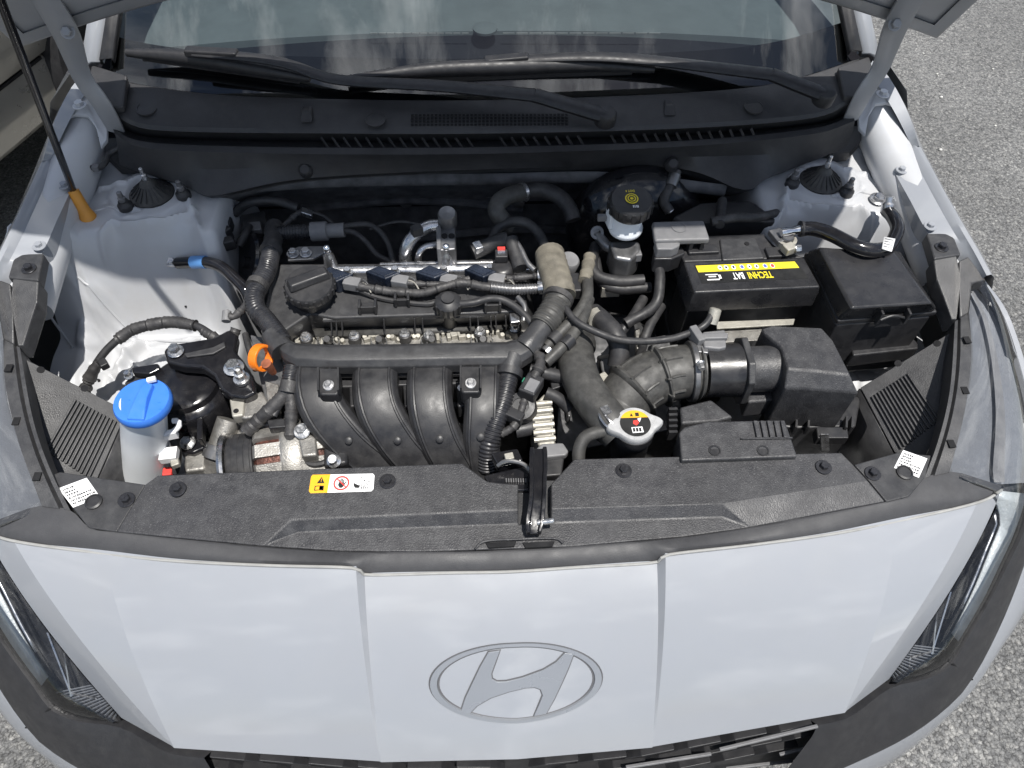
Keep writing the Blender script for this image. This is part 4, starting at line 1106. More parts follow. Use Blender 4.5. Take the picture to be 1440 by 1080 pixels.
# cylinder head with the row of bolts under the cover
hd_ = MB().prism(A([(398, 478, .835), (745, 462, .835), (752, 505, .835), (395, 515, .835)]), .05)
head = build(hd_, 'cylinder_head', 'cast_aluminium', eng, bevel=.003)
random.seed(5)
mb = MB()
for i in range(46):                                         # webs and bosses of the casting
    x = 420 + i * 7 + random.uniform(-2, 2); y = 477 - (x - 420) * .024 + random.uniform(-3, 6)
    c = at(x, y, .838)
    if random.random() < .5: mb.lathe([(random.uniform(.003, .006), -.004), (.004, .006)], c, (random.uniform(-.3, .3), -.3, 1), 10)
    else: mb.box(c, (random.uniform(.003, .012), random.uniform(.005, .014), .012), random.uniform(-.3, .3))
build(mb, 'head_casting', 'pale_aluminium', head, bevel=.001, seg=1)
for x in (452, 474, 527, 541, 598, 618, 668, 690):          # spring clips of the injectors
    P = A([(x - 5, 474, .845), (x - 5, 482, .845), (x + 1, 485, .845), (x + 3, 480, .845), (x + 1, 475, .845)])
    build(MB().hose(P, .0011, 6, 14), 'injector_clip', 'zinc', head)
for x in (463, 535, 608, 679):
    c = at(x, 478, .842)
    build(MB().lathe([(.007, -.01), (.007, .008), (.005, .012), (.005, .02), (.0, .02)], c, (0, -.55, .8), 16, cap=False), 'injector', 'black_plastic', head)

# valve cover
ztop = .885
vt = [(392, 371), (560, 370), (742, 368), (740, 438), (600, 443), (470, 447), (436, 441), (399, 466), (372, 452)]
top = A(vt, ztop)
base = A([(386, 371), (560, 370), (750, 368), (750, 452), (600, 460), (468, 463), (440, 462), (404, 484), (366, 466)], ztop - .045)
vc = MB().loft([[p - Vector((0, 0, .03)) for p in base], base, [a.lerp(b, .12) - Vector((0, 0, .012)) for a, b in zip(top, base)], top])
vcov = build(vc, 'valve_cover', 'cover_plastic', eng, bevel=.004, smooth=30)
fl_ = MB().sheet([A([(440, 462, .848), (600, 456, .848), (730, 450, .848)]), A([(444, 473, .846), (600, 468, .846), (735, 461, .846)])])
build(fl_, 'cover_flange', 'dusty_rubber', vcov, solid=.006)
for x in (466, 473, 481, 540, 583, 594, 661, 672, 690, 697, 711):
    a = at(x, 449 - (x - 466) * .02, .878); b = at(x + 1, 470 - (x - 466) * .03, .850)
    build(MB().bar(a, b, .0018, .006, (0, -1, .6)), 'cover_rib', 'cover_plastic', vcov)
fr_ = cr_spline(A([(455, 450, .876), (560, 446, .876), (660, 444, .876), (690, 440, .878), (728, 438, .878)]), 20)
build(MB().tube(fr_, .0042, 8), 'cover_bead', 'cover_plastic', vcov)
for x, y in ((430, 474), (498, 472), (569, 469), (603, 471), (675, 466), (724, 462)):
    c = at(x, y, .852)
    bs_ = build(MB().lathe([(.010, -.014), (.010, -.001), (.008, 0)], c, (0, 0, 1), 18), 'bolt_boss', 'black_plastic', vcov)
    bolt(bs_, c, (0, -.1, 1), .0062, .006, 'zinc', 1.35)
for x, y, w_ in ((518, 435, 24), (566, 425, 20), (693, 432, 22)):    # harness clips on the cover
    c = at(x, y, .889)
    clip = MB().box(c + Vector((-w_ * .0005, 0, .006)), (.004, .018, .018))
    clip.box(c + Vector((w_ * .0005, 0, .006)), (.004, .018, .018)); clip.box(c + Vector((0, -.004, .004)), (w_ * .001, .004, .014)); clip.box(c + Vector((0, .004, .0)), (w_ * .001, .016, .006))
    build(clip, 'harness_clip', 'black_plastic', vcov, bevel=.001)
# oil filler
oc = at(436, 404, .914)
build(MB().lathe([(.031, -.05), (.029, -.03), (.030, -.012), (.036, -.008), (.0375, -.004), (.0375, .006), (.035, .010), (.0, .011)], oc, (0, -.08, 1), 40, cap=False), 'oil_filler_cap', 'black_plastic', vcov)
ocp = bpy.data.objects['oil_filler_cap']
a = oc + Vector((-.026, -.010, .010)); b = oc + Vector((.026, .016, .010))
hb_ = MB()
mid = (a + b) / 2; X = (b - a).normalized(); Y = Vector((-X.y, X.x, 0))
for z0, z1, w0, w1 in ((0, .012, .012, .009),):
    hb_.loft([[a - X * .004 - Y * w0, b + X * .004 - Y * w0, b + X * .004 + Y * w0, a - X * .004 + Y * w0], [a - Y * w1 + Vector((0, 0, z1)), b - Y * w1 + Vector((0, 0, z1)), b + Y * w1 + Vector((0, 0, z1)), a + Y * w1 + Vector((0, 0, z1))]])
build(hb_, 'grip', 'black_plastic', ocp, bevel=.003)
mb = MB()
for k in range(20):
    an = 2 * math.pi * k / 20; u = Vector((math.cos(an), math.sin(an), 0))
    mb.bar(oc + u * .038 + Vector((0, 0, -.004)), oc + u * .038 + Vector((0, 0, .006)), .004, .003, u)
build(mb, 'knurl', 'black_plastic', ocp)
# PCV valve
pc = at(630, 424, .905)
pv = build(MB().lathe([(.013, -.055), (.013, -.025), (.017, -.022), (.020, -.016), (.020, 0), (.017, .003), (.010, .006), (.010, .010), (0, .010)], pc, (0, -.1, 1), 24, cap=False), 'breather_valve', 'black_plastic', vcov)
for k in range(12):
    an = 2 * math.pi * k / 12; u = Vector((math.cos(an), math.sin(an), 0))
    build(MB().bar(pc + u * .020 + Vector((0, 0, -.016)), pc + u * .020 + Vector((0, 0, 0)), .004, .003, u), 'ridge', 'black_plastic', pv)

# ignition coils
for k, quad in enumerate(([(444, 385), (464, 374), (497, 385), (473, 396)], [(513, 381), (533, 373), (564, 383), (542, 392)], [(583, 382), (604, 372), (632, 382), (611, 391)], [(652, 378), (669, 370), (699, 381), (680, 390)])):
    tp = A(quad, .912)
    co = bpy.data.objects.new('ignition_coil', None); link(co, eng, sum(tp, Vector()) / 4 - Vector((0, 0, .03)))
    build(MB().prism(tp, .028), 'coil_housing', 'coil_top', co, bevel=.0025)
    ctr = sum(tp, Vector()) / 4
    ins = [ctr.lerp(p, .72) + Vector((0, 0, .001)) for p in tp]
    build(MB().prism(ins, .002), 'potting', 'coil_top', co, bevel=.0006)
    e = (tp[2] + tp[3]) / 2
    build(MB().box(e + Vector((.010, -.004, -.010)), (.026, .018, .016), -.25), 'plug', 'grey_plastic', co, bevel=.002)
    for j in range(3):
        build(MB().hose([e + Vector((.02, -.004 + j * .004, -.006)), e + Vector((.032, -.010 + j * .003, -.006)), e + Vector((.040, -.022, -.012))], .0011, 6, 8), 'wire', ('pale_aluminium', 'rubber', 'dull_metal')[j], co)
    c = (tp[1] + tp[2]) / 2 + Vector((.006, .010, -.016))
    bolt(co, c, (0, 0, 1), .006, .007, 'zinc', 1.5)
for x, y in ((462, 360), (628, 358)):                      # ball studs for the top cover
    c = at(x, y, .915)
    sd = build(MB().lathe([(.012, -.03), (.009, -.004), (.009, 0), (.006, .004), (.0055, .009)], c, (0, 0, 1), 16), 'ball_stud', 'steel', eng)
    build(MB().sphere(c + Vector((0, 0, .016)), .0062), 'ball', 'chrome', sd)
for (x0, y0), (x1, y1), r_ in (((535, 376), (742, 370), .008), ((470, 383), (745, 378), .011)):
    build(MB().tube(resample(A([(x0, y0, .888), (x1, y1, .888)]), 12), r_, 14), 'coil_rail', 'steel', eng)

# intake manifold: four curved plastic runners
man = bpy.data.objects.new('intake_manifold', None); link(man, eng, at(560, 600, .70))
paths = [[(448, 520, .876), (446, 546, .876), (456, 576, .864), (486, 612, .838), (532, 650, .800), (575, 690, .76)],
         [(530, 520, .876), (528, 546, .876), (535, 578, .864), (558, 615, .838), (594, 655, .800), (625, 695, .76)],
         [(606, 520, .876), (604, 546, .876), (607, 580, .864), (620, 618, .838), (644, 658, .800), (660, 695, .76)],
         [(682, 520, .876), (680, 546, .876), (678, 580, .864), (676, 618, .838), (682, 658, .800), (690, 695, .76)]]
for k, P in enumerate(paths):
    D = cr_spline(A(P), 22)
    X = Vector((1, .06, 0)).normalized(); rings = []; w_ = .0325 if k < 3 else .026
    sideL = []; sideR = []
    for i, p in enumerate(D):
        T = (D[min(i + 1, 21)] - D[max(i - 1, 0)]).normalized()
        Nn = X.cross(T).normalized()
        if Nn.z < 0: Nn = -Nn
        Xp = T.cross(Nn).normalized()
        if Xp.x < 0: Xp = -Xp
        sec = [(-1, -.5), (-1, .35), (-.82, .62), (-.62, .70), (.62, .70), (.82, .62), (1, .35), (1, -.5)]
        rings.append([p + Xp * (a * w_) + Nn * (b * .028) for a, b in sec])
        sideL.append(p - Xp * (w_ * .66) + Nn * .0200); sideR.append(p + Xp * (w_ * .66) + Nn * .0200)
    rn = build(MB().loft(rings), 'runner', 'black_plastic', man, smooth=32, bevel=.002)
    for sd in (sideL, sideR): build(MB().tube(sd, .0022, 6), 'seam', 'black_plastic', rn)
    c = D[11] + Vector((0, -.012, .019)); build(MB().lathe([(.0055, -.004), (.0055, .002), (.004, .003)], c, (0, -.6, .8), 14), 'mould_mark', 'black_plastic', rn)
build(MB().prism(A([(425, 560), (700, 552), (702, 606), (440, 612)], .795), .05), 'manifold_web', 'black_plastic', man)
for (x0, x1, y) in ((500, 525, 606), (505, 530, 614), (575, 600, 600), (580, 604, 610), (628, 664, 600), (628, 664, 610)):
    build(MB().bar(at(x0, y, .820), at(x1, y + 1, .820), .012, .003), 'web_rib', 'black_plastic', man)
build(MB().prism(A([(424, 528), (700, 522), (700, 538), (426, 546)], .862), .05), 'manifold_flange', 'black_plastic', man, bevel=.003)
for x in (500, 575, 648):
    c = at(x, 560, .845); build(MB().box(c, (.014, .05, .03), .1), 'gusset', 'black_plastic', man, bevel=.003)
for x, y in ((502, 556), (648, 548)):
    bolt(man, at(x, y, .855), (0, -.3, 1), .006, .008, 'zinc', 1.4)

# harness duct lying across the front of the engine
dct = thing('harness_duct', 'long black plastic wiring duct lying across the front of the engine', 'wiring duct', at(560, 505, .86))
def duct_ring(px, py, z, hx, hh):
    c = at(px, py, z); S = [(-1, -.6), (-1, .35), (-.7, .85), (-.25, 1), (.35, .98), (.8, .6), (1, .1), (1, -.6)]
    return [c + Vector((0, a * hx, b * hh)) for a, b in S]
dr = [duct_ring(392, 486, .892, .010, .012), duct_ring(402, 494, .892, .018, .016), duct_ring(420, 502, .892, .0215, .018), duct_ring(470, 504, .893, .0215, .018), duct_ring(560, 503, .894, .0215, .018), duct_ring(650, 501, .894, .0215, .018), duct_ring(712, 500, .894, .0215, .018), duct_ring(733, 495, .894, .0230, .018), duct_ring(748, 488, .894, .020, .017)]
build(MB().loft(dr), 'duct_body', 'cover_plastic', dct, smooth=45, bevel=.002)
build(MB().loft([[p for p in duct_ring(x, y, .874, .023, .006)] for x, y in ((420, 512), (560, 512), (712, 509))]), 'duct_base', 'black_plastic', dct, smooth=40)
da_ = cr_spline(A([(738, 492, .896), (748, 480, .900), (760, 464, .904), (772, 450, .908)]), 10)
build(MB().tube(da_, [.022, .0225, .022, .021, .0205, .020, .020, .0195, .019, .019], 16, flat=.85), 'duct_branch', 'cover_plastic', dct, smooth=60)
da_ = cr_spline(A([(722, 502, .894), (718, 514, .890), (715, 526, .884)]), 6)
build(MB().tube(da_, [.020, .020, .0195, .019, .019, .0185], 16, flat=.85), 'duct_branch', 'cover_plastic', dct, smooth=60)
da_ = cr_spline(A([(398, 494, .894), (390, 482, .896), (383, 470, .898)]), 6)
build(MB().tube(da_, [.018, .018, .0175, .017, .017, .0165], 16), 'duct_branch', 'cover_plastic', dct, smooth=60)
for x, y in ((463, 541), (663, 538)):                      # bracket with bolt under the duct
    p = A([(x - 16, y - 24, .906), (x + 14, y - 24, .906), (x + 14, y + 10, .903), (x + 10, y + 14, .903), (x - 12, y + 14, .903), (x - 16, y + 10, .903)])
    bo = build(MB().prism(p, .030), 'duct_bracket', 'black_plastic', dct, bevel=.003)
    for dx in (-15, 13):
        build(MB().bar(at(x + dx, y - 22, .910), at(x + dx, y + 10, .907), .0025, .010), 'bracket_rib', 'black_plastic', bo)
    bolt(bo, at(x - 1, y + 1, .905), (0, -.2, 1), .0052, .006, 'steel', 1.6)

# wiring looms
h1 = thing('wiring_loom', 'corrugated black wiring conduit running from the rear left corner down to the duct', 'wiring conduit', at(370, 400, .90))
build(MB().taped(A([(386, 318, .885), (384, 340, .895), (381, 358, .902)]), .0150), 'taped_section', 'tape', h1)
build(MB().corr(A([(381, 356, .902), (376, 378, .908), (366, 398, .910), (358, 416, .910), (360, 434, .908), (374, 450, .904), (388, 468, .900), (398, 482, .896)]), .0150), 'conduit', 'conduit', h1)
for x, y, z in ((362, 402, .910), (381, 352, .902)):
    build(MB().tube([at(x - 2, y + 3, z), at(x + 2, y - 4, z)], .0172, 16), 'tape_band', 'tape', h1)
build(MB().corr(A([(384, 330, .892), (402, 327, .895), (420, 326, .897), (438, 326, .897)]), .0125), 'conduit', 'conduit', h1)
build(MB().lathe([(.016, 0), (.016, .026), (.012, .028), (.012, .055)], at(438, 326, .897), (1, 0, .05), 18), 'connector', 'grey_plastic', h1)
build(MB().taped(A([(360, 418, .905), (350, 425, .90), (336, 440, .89), (326, 446, .888), (318, 440, .888)]), .0062), 'side_branch', 'tape', h1)
build(MB().hose(A([(319, 438, .89), (318, 452, .885)]), .007, 10), 'branch_end', 'grey_plastic', h1)
h2 = thing('rear_wire', 'pair of thin black wires looping behind the left end of the engine', 'wire', at(520, 330, .88))
build(MB().hose(A([(468, 322, .90), (500, 316, .905), (525, 318, .90), (545, 340, .89), (554, 372, .87)]), .0052, 10), 'wire', 'rubber', h2)
build(MB().hose(A([(468, 326, .895), (495, 326, .90), (515, 340, .89), (530, 358, .88), (550, 368, .87)]), .0048, 10), 'wire', 'rubber', h2)
build(MB().lathe([(.009, 0), (.009, .02), (.006, .022)], at(466, 326, .897), (1, 0, 0), 14), 'connector', 'black_plastic', h2)

h3 = thing('coil_loom', 'grey taped loom feeding the ignition coils along the valve cover', 'wiring loom', at(600, 405, .895))
build(MB().taped(A([(502, 402, .902), (530, 407, .900), (560, 411, .898), (595, 412, .900), (622, 404, .906), (650, 398, .908), (680, 403, .906), (715, 406, .905), (752, 406, .906)]), .0072), 'main_run', 'tape', h3)
build(MB().corr(A([(690, 404, .907), (720, 407, .906), (755, 406, .906)]), .0088, .004), 'conduit', 'dull_metal', h3)
build(MB().taped(A([(574, 398, .902), (605, 400, .902), (640, 398, .904), (660, 392, .905)]), .0052), 'branch', 'tape', h3)
build(MB().taped(A([(712, 392, .905), (735, 390, .905), (757, 388, .905)]), .0056), 'branch', 'tape', h3)
build(MB().hose(A([(506, 408, .895), (530, 418, .890), (560, 424, .889), (600, 428, .889), (616, 424, .89)]), .0042, 8), 'lower_wire', 'rubber', h3)
for x, y in ((757, 388), (757, 405)):
    build(MB().tube([at(x, y, .906), at(x + 10, y - 1, .908)], .011, 14), 'clamp_ring', 'steel', h3)

h4 = thing('beige_wrapped_conduit', 'thick beige cloth-wrapped conduit at the right end of the engine', 'wiring conduit', at(778, 385, .91))
build(MB().taped(A([(773, 358, .912), (777, 375, .915), (782, 392, .916), (786, 408, .915), (788, 418, .913)]), .0245, 18, .0006, .012), 'wrapped_sleeve', 'beige_tape', h4)
build(MB().corr(A([(788, 418, .913), (782, 430, .912), (772, 446, .910), (762, 460, .907)]), .0215, .007, .0018, 16), 'conduit', 'dusty_rubber', h4)
build(MB().tube([at(786, 417, .914), at(783, 424, .913)], .0240, 18), 'tape_band', 'tape', h4)

h5 = thing('front_conduit', 'corrugated black conduit hanging down from the right end of the duct', 'wiring conduit', at(695, 600, .82))
build(MB().corr(A([(716, 524, .886), (712, 545, .880), (706, 568, .872), (698, 590, .864), (691, 612, .852), (686, 632, .838), (684, 660, .81)]), .0150, .0048, .0012, 14), 'conduit', 'conduit', h5)
build(MB().tube([at(717, 520, .888), at(715, 530, .885)], .0200, 16), 'collar', 'black_plastic', h5)
build(MB().taped(A([(700, 612, .85), (722, 600, .86), (732, 580, .868), (738, 562, .874)]), .0068), 'branch', 'tape', h5)

h6 = thing('left_front_loom', 'forked black taped loom dropping from the left end of the duct', 'wiring loom', at(400, 570, .82))
build(MB().corr(A([(411, 516, .890), (408, 530, .886), (406, 546, .880)]), .0120), 'conduit', 'conduit', h6)
build(MB().taped(A([(406, 544, .880), (395, 560, .872), (378, 578, .862), (362, 592, .850), (348, 606, .838)]), .0108), 'left_branch', 'tape', h6)
build(MB().taped(A([(408, 544, .880), (410, 570, .865), (409, 600, .848), (410, 640, .82), (411, 658, .81)]), .0100), 'down_branch', 'tape', h6)
build(MB().tube([at(409, 536, .886), at(406, 552, .878)], .0142, 14), 'joint', 'tape', h6)
build(MB().hose(A([(415, 630, .828), (425, 645, .826), (440, 653, .825), (458, 650, .826), (468, 640, .828)]), .0048, 8), 'wire', 'rubber', h6)

h7 = thing('sensor_cable', 'thin black cable sagging from the engine to the air intake sensor', 'cable', at(880, 478, .87))
build(MB().hose(A([(787, 420, .92), (806, 448, .918), (832, 464, .915), (868, 477, .910), (905, 480, .905), (945, 476, .905), (975, 466, .908), (992, 456, .914), (1004, 438, .920)]), .0054, 10), 'cable', 'rubber', h7)
cl = at(979, 474, .908)
build(MB().box(cl, (.012, .030, .022), .3), 'cable_clip', 'grey_plastic', h7, bevel=.002)
build(MB().box(cl + Vector((.004, -.022, -.006)), (.020, .014, .012), -.2), 'clip_foot', 'dull_metal', h7, bevel=.002)
build(MB().lathe([(.009, -.01), (.009, .012), (.006, .014)], at(1003, 446, .915), (.2, .5, .6), 14), 'plug', 'pale_aluminium', h7)

# orange dipstick loop
dk = thing('dipstick', 'bright orange dipstick pull ring left of the wiring duct', 'dipstick', at(382, 525, .86))
dc = at(367, 503, .893)
U_, V_, N_ = axes(Vector((1, -.45, .25)))
pts = [dc + (V_ * math.cos(a) * .0165 + U_ * math.sin(a) * .0165) for a in [2 * math.pi * i / 32 for i in range(33)]]
rings = []
for i in range(32):
    a = 2 * math.pi * i / 32; rd = V_ * math.cos(a) + U_ * math.sin(a)
    rings.append([dc + rd * .0200 + N_ * -.007, dc + rd * .0205, dc + rd * .0200 + N_ * .007, dc + rd * .0158 + N_ * .007, dc + rd * .0152, dc + rd * .0158 + N_ * -.007])
build(MB().loft(rings, wrap=True), 'pull_ring', 'orange_plastic', dk, bevel=.001)
build(MB().lathe([(.0075, 0), (.0065, .014), (.005, .03)], at(374, 511, .889), (at(388, 528, .850) - at(374, 511, .889)), 14), 'stem', 'rust', dk)

# purge valve with plug, ribbed aluminium throttle motor
pvv = thing('purge_valve', 'black plug and round valve beside the hanging front conduit', 'valve', at(740, 560, .83))
pc = at(733, 572, .868)
build(MB().lathe([(.022, -.03), (.0225, 0), (.020, .006), (.012, .007), (.012, .004), (0, .004)], pc, (-.15, -.4, 1), 26, cap=False), 'valve_body', 'black_plastic', pvv)
build(MB().box(at(747, 545, .886), (.026, .036, .022), -.5), 'plug', 'black_plastic', pvv, bevel=.003)
build(MB().box(at(748, 543, .8965), (.016, .022, .006), -.5), 'plug_latch', 'grey_plastic', pvv, bevel=.001)
build(MB().box(at(737, 536, .89), (.004, .008, .006), -.5), 'green_tab', mat('green_plastic', (.03, .22, .13), .4), pvv)
build(MB().box(at(722, 585, .866), (.030, .016, .018), -.55), 'bracket', 'black_plastic', pvv, bevel=.002)
build(MB().taped(A([(750, 532, .89), (757, 520, .895), (760, 506, .898), (752, 494, .9)]), .0085, 10, .002), 'wires', 'tape', pvv)
thm = thing('throttle_motor', 'pale ribbed cast aluminium housing beside the radiator hose', 'throttle housing', at(765, 600, .80))
tq = A([(748, 570, .850), (766, 552, .850), (776, 560, .850), (778, 600, .845), (782, 625, .838), (757, 627, .838), (748, 595, .845)])
build(MB().prism(tq, .06), 'casting', 'pale_aluminium', thm, bevel=.004)
for k in range(6):
    y = 566 + k * 10
    build(MB().tube([at(747 + k * .8, y + 3, .851 - k * .002), at(776 + k, y, .851 - k * .002)], .0042, 8), 'cooling_rib', 'pale_aluminium', thm)
build(MB().prism(A([(752, 632), (762, 623), (792, 622), (800, 634), (796, 640), (756, 644)], .846), .012), 'end_cover', 'grey_plastic', thm, bevel=.003)
build(MB().prism(A([(756, 642), (794, 640), (790, 668), (766, 670)], .836), .03), 'motor_plug', 'black_plastic', thm, bevel=.003)
build(MB().tube(resample(A([(724, 606, .835), (752, 600, .835)]), 4), .012, 14), 'shaft', 'black_plastic', thm)

# alternator
alt = thing('alternator', 'slotted aluminium alternator with copper windings in front of the engine', 'alternator', at(400, 640, .70))
ca = at(372, 655, .775); cb = at(470, 640, .775)
X = (cb - ca).normalized()
build(MB().lathe([(.02, -.045), (.050, -.044), (.053, -.040), (.053, -.006), (.050, -.004)], ca, X, 36), 'pulley', 'rubber', alt)
for k in range(4): build(MB().lathe([(.0525, 0), (.0534, .0015), (.0525, .003)], ca + X * (-.036 + k * .0085), X, 36), 'belt_groove', 'rubber', alt)
build(MB().lathe([(.0560, -.054), (.058, -.050), (.0560, -.046)], ca, X, 36), 'pulley_rim', 'steel', alt)
build(MB().lathe([(.050, -.004), (.058, .002), (.060, .012), (.060, .088), (.055, .098), (.03, .105)], ca, X, 36), 'stator', 'copper', alt)
for k in range(14):
    an = 2 * math.pi * k / 14
    U2, V2, N2 = axes(X)
    rd = U2 * math.cos(an) + V2 * math.sin(an)
    tg = N2.cross(rd)
    for x0, x1, w_ in ((-.002, .042, .019), (.060, .100, .019)):
        build(MB().loft([[ca + X * x + rd * (.066 if x not in (x0, x1) else .062) + tg * (a * w_ / 2) - rd * (.008 * b) for a, b in ((-1, 1), (1, 1), (1, 0), (-1, 0))] for x in (x0, x0 + .004, x1 - .004, x1)]), 'housing_finger', 'cast_aluminium', alt)
build(MB().lathe([(.066, .036), (.068, .040), (.068, .062), (.066, .066)], ca, X, 36), 'housing_band', 'cast_aluminium', alt)
eb = build(MB().prism(A([(418, 612), (432, 606), (444, 614), (446, 640), (424, 642)], .846), .03), 'mounting_ear', 'cast_aluminium', alt, bevel=.004)
bolt(eb, at(425, 606, .852), (0, -.2, 1), .008, .008, 'zinc', 1.5)
build(MB().box(at(474, 640, .82), (.034, .05, .03), .1), 'regulator', 'black_plastic', alt, bevel=.006)
build(MB().lathe([(.010, 0), (.010, .008), (.006, .010), (.006, .02)], at(471, 650, .832), (0, -.3, 1), 14), 'terminal', 'zinc', alt)

# engine mount
em_ = thing('engine_mount', 'glossy black engine mount with silver bolts beside the washer bottle', 'engine mount', at(270, 560, .68))
mc = at(268, 555, .80)
build(MB().lathe([(.045, -.09), (.060, -.075), (.064, -.03), (.064, .012), (.060, .018), (.052, .022), (.050, .032), (.044, .036), (0, .036)], mc, (0, 0, 1), 36, cap=False), 'mount_body', 'gloss_black', em_)
arm = [(229, 492, .862), (240, 483, .866), (262, 480, .868), (300, 474, .868), (322, 462, .868), (334, 470, .868), (330, 492, .866), (342, 506, .864), (356, 530, .862), (360, 552, .858), (344, 560, .856), (324, 558, .856), (310, 548, .858), (300, 528, .860), (284, 517, .862), (256, 515, .862), (234, 509, .862)]
ab = build(MB().prism(A(arm), .020), 'mount_arm', 'gloss_black', em_, bevel=.005, smooth=40)
rec = A([(258, 497, .867), (300, 488, .869), (316, 480, .869), (318, 488, .869), (300, 498, .867), (262, 503, .866)])
build(MB().prism([p + Vector((0, 0, .001)) for p in rec], .004), 'arm_recess', 'black_plastic', ab, bevel=.002)
for x, y, z, r_ in ((247, 494, .866, .0085), (329, 517, .866, .0105)):
    bolt(ab, at(x, y, z), (0, -.05, 1), r_, .010, 'zinc', 1.45)
build(MB().lathe([(.012, 0), (.012, .006), (.008, .007), (.008, .018), (.0055, .019), (.0055, .030), (.004, .031)], at(341, 535, .860), (0, 0, 1), 14), 'stud', 'zinc', ab)
build(MB().prism(A([(184, 516), (222, 510), (226, 518), (210, 526), (186, 524)], .842), .012), 'side_arm', 'gloss_black', em_, bevel=.003)
build(MB().prism(A([(174, 538), (184, 528), (214, 522), (220, 530), (196, 542), (178, 546)], .828), .012), 'side_plate', 'black_plastic', em_, bevel=.003)
bolt(em_, at(181, 529, .836), (0, 0, 1), .005, .008, 'zinc', 1.4)
ft = build(MB().prism(A([(250, 610), (286, 602), (292, 628), (270, 638), (250, 632)], .77), .03), 'mount_foot', 'gloss_black', em_, bevel=.005)
bolt(ft, at(264, 622, .775), (0, -.2, 1), .008, .008, 'zinc', 1.5)
build(MB().prism(A([(258, 640), (290, 632), (288, 660), (258, 664)], .76), .03), 'bracket', 'cast_aluminium', em_, bevel=.005)
build(MB().prism(A([(277, 556), (286, 552), (284, 618), (276, 616)], .815), .02), 'mount_web', 'gloss_black', em_, bevel=.002)
alb = build(MB().prism(A([(322, 560), (345, 562), (368, 548), (378, 565), (372, 585), (344, 588), (328, 584)], .842), .03), 'engine_bracket', 'cast_aluminium', em_, bevel=.004)
build(MB().prism(A([(322, 560), (344, 564), (342, 584), (326, 586)], .846), .02), 'bracket_lug', 'pale_aluminium', alb, bevel=.003)
build(MB().lathe([(.004, -.001), (.004, .0008)], at(332, 578, .846), (0, 0, 1), 14), 'hole', 'void', alb)
# pressed sheet metal and pipes below the mount
for nm, lab, P, r_ in (('metal_pipe', 'dull silver pipe with a clamp band below the engine mount', [(322, 590, .80), (312, 620, .78), (300, 662, .74)], .0175), ('metal_pipe', 'pale silver pipe left of the alternator pulley', [(348, 600, .78), (336, 630, .76), (324, 668, .72)], .0150)):
    pp = thing(nm, lab, 'pipe', at(*P[1]))
    build(MB().hose(A(P), r_, 18), 'pipe', 'cast_aluminium', pp)
    if r_ > .016: build(MB().tube([at(309, 626, .776), at(303, 644, .765)], .0200, 18), 'clamp_band', 'dull_metal', pp)
# dark pulley and odds behind the left end of the engine
pu = thing('rear_pulley', 'round black pulley cover in the dark behind the left conduit', 'pulley', at(352, 375, .85))
pcc = at(360, 372, .83)
build(MB().lathe([(.055, 0), (.055, .02), (.050, .024), (.046, .018), (.010, .018), (.010, .024), (0, .024)], pcc, (-.75, -.3, .6), 36, cap=False), 'disc', 'gloss_black', pu)
br_ = thing('lifting_bracket', 'flat dark metal bracket with two bolts behind the valve cover', 'bracket', at(425, 355, .87))
bq = build(MB().prism(A([(404, 352), (420, 346), (455, 345), (458, 354), (440, 364), (404, 366)], .888), .006), 'plate', 'dull_metal', br_, bevel=.002)
for x, y in ((412, 357), (430, 356)): bolt(bq, at(x, y, .889), (0, 0, 1), .007, .007, 'steel', 1.5)

# ================================================================ RIGHT HAND SIDE OF THE BAY
# battery
bat = thing('battery', 'black car battery with yellow strip on its lid beside the fuse box', 'battery', at(1060, 440, .74))
zt = .928
bt = A([(962, 368), (1131, 362), (1154, 403), (977, 411)], zt)
lid = build(MB().loft([[p + Vector((0, 0, -.045)) for p in A([(958, 366), (1133, 360), (1157, 403), (974, 412)], zt)], [p + Vector((0, 0, -.012)) for p in A([(960, 366.5), (1132, 361), (1156, 404), (975, 412)], zt)], bt]), 'lid', 'satin_plastic', bat, bevel=.003)
rl = A([(988, 331), (1074, 328), (1090, 345), (1132, 362), (962, 368), (955, 352)], .920)
rear_ = build(MB().prism(rl, .05), 'rear_deck', 'black_plastic', bat, bevel=.003)
pl = A([(1012, 335), (1062, 333), (1076, 363), (1016, 366)], .924)
build(MB().prism(pl, .008), 'access_plate', 'cover_plastic', rear_, bevel=.003)
build(MB().lathe([(.004, -.001), (.004, .0012)], at(1050, 343, .924), (0, 0, 1), 14), 'vent_hole', 'void', rear_)
for x, y, w_, h_ in ((988, 352, .05, .018), (1090, 356, .03, .022)):
    build(MB().box(at(x, y, .922), (w_, h_, .008), .03), 'deck_step', 'black_plastic', rear_, bevel=.002)
build(MB().prism(A([(968, 411, .885), (1160, 402, .885), (1160, 414, .885), (968, 424, .885)]), .012), 'case_rim', 'black_plastic', bat, bevel=.003)
cs = A([(960, 366), (1134, 360), (1152, 406), (974, 414)], .885)
build(MB().prism(cs, .15), 'case', 'black_plastic', bat, bevel=.003)
q = quadmap([bt[0], bt[1], bt[2], bt[3]], .0004)
build(flat(q, [(.07, .12), (.92, .08), (.94, .72), (.08, .74)], 0), 'label_panel', 'label_black', lid, smooth=0)
build(flat(q, [(.08, .16), (.90, .14), (.91, .36), (.085, .38)], 1), 'yellow_strip', 'label_yellow', lid, smooth=0)
mb = MB()
for k, u in enumerate((.27, .32, .38, .45, .51, .57, .64, .70)):
    mb.add([q(a, b, 2) for a, b in disc(u, .26, .018, .075, 14)], [tuple(range(14))])
build(mb, 'pictograms', 'label_white', lid, smooth=0)
mb = MB()
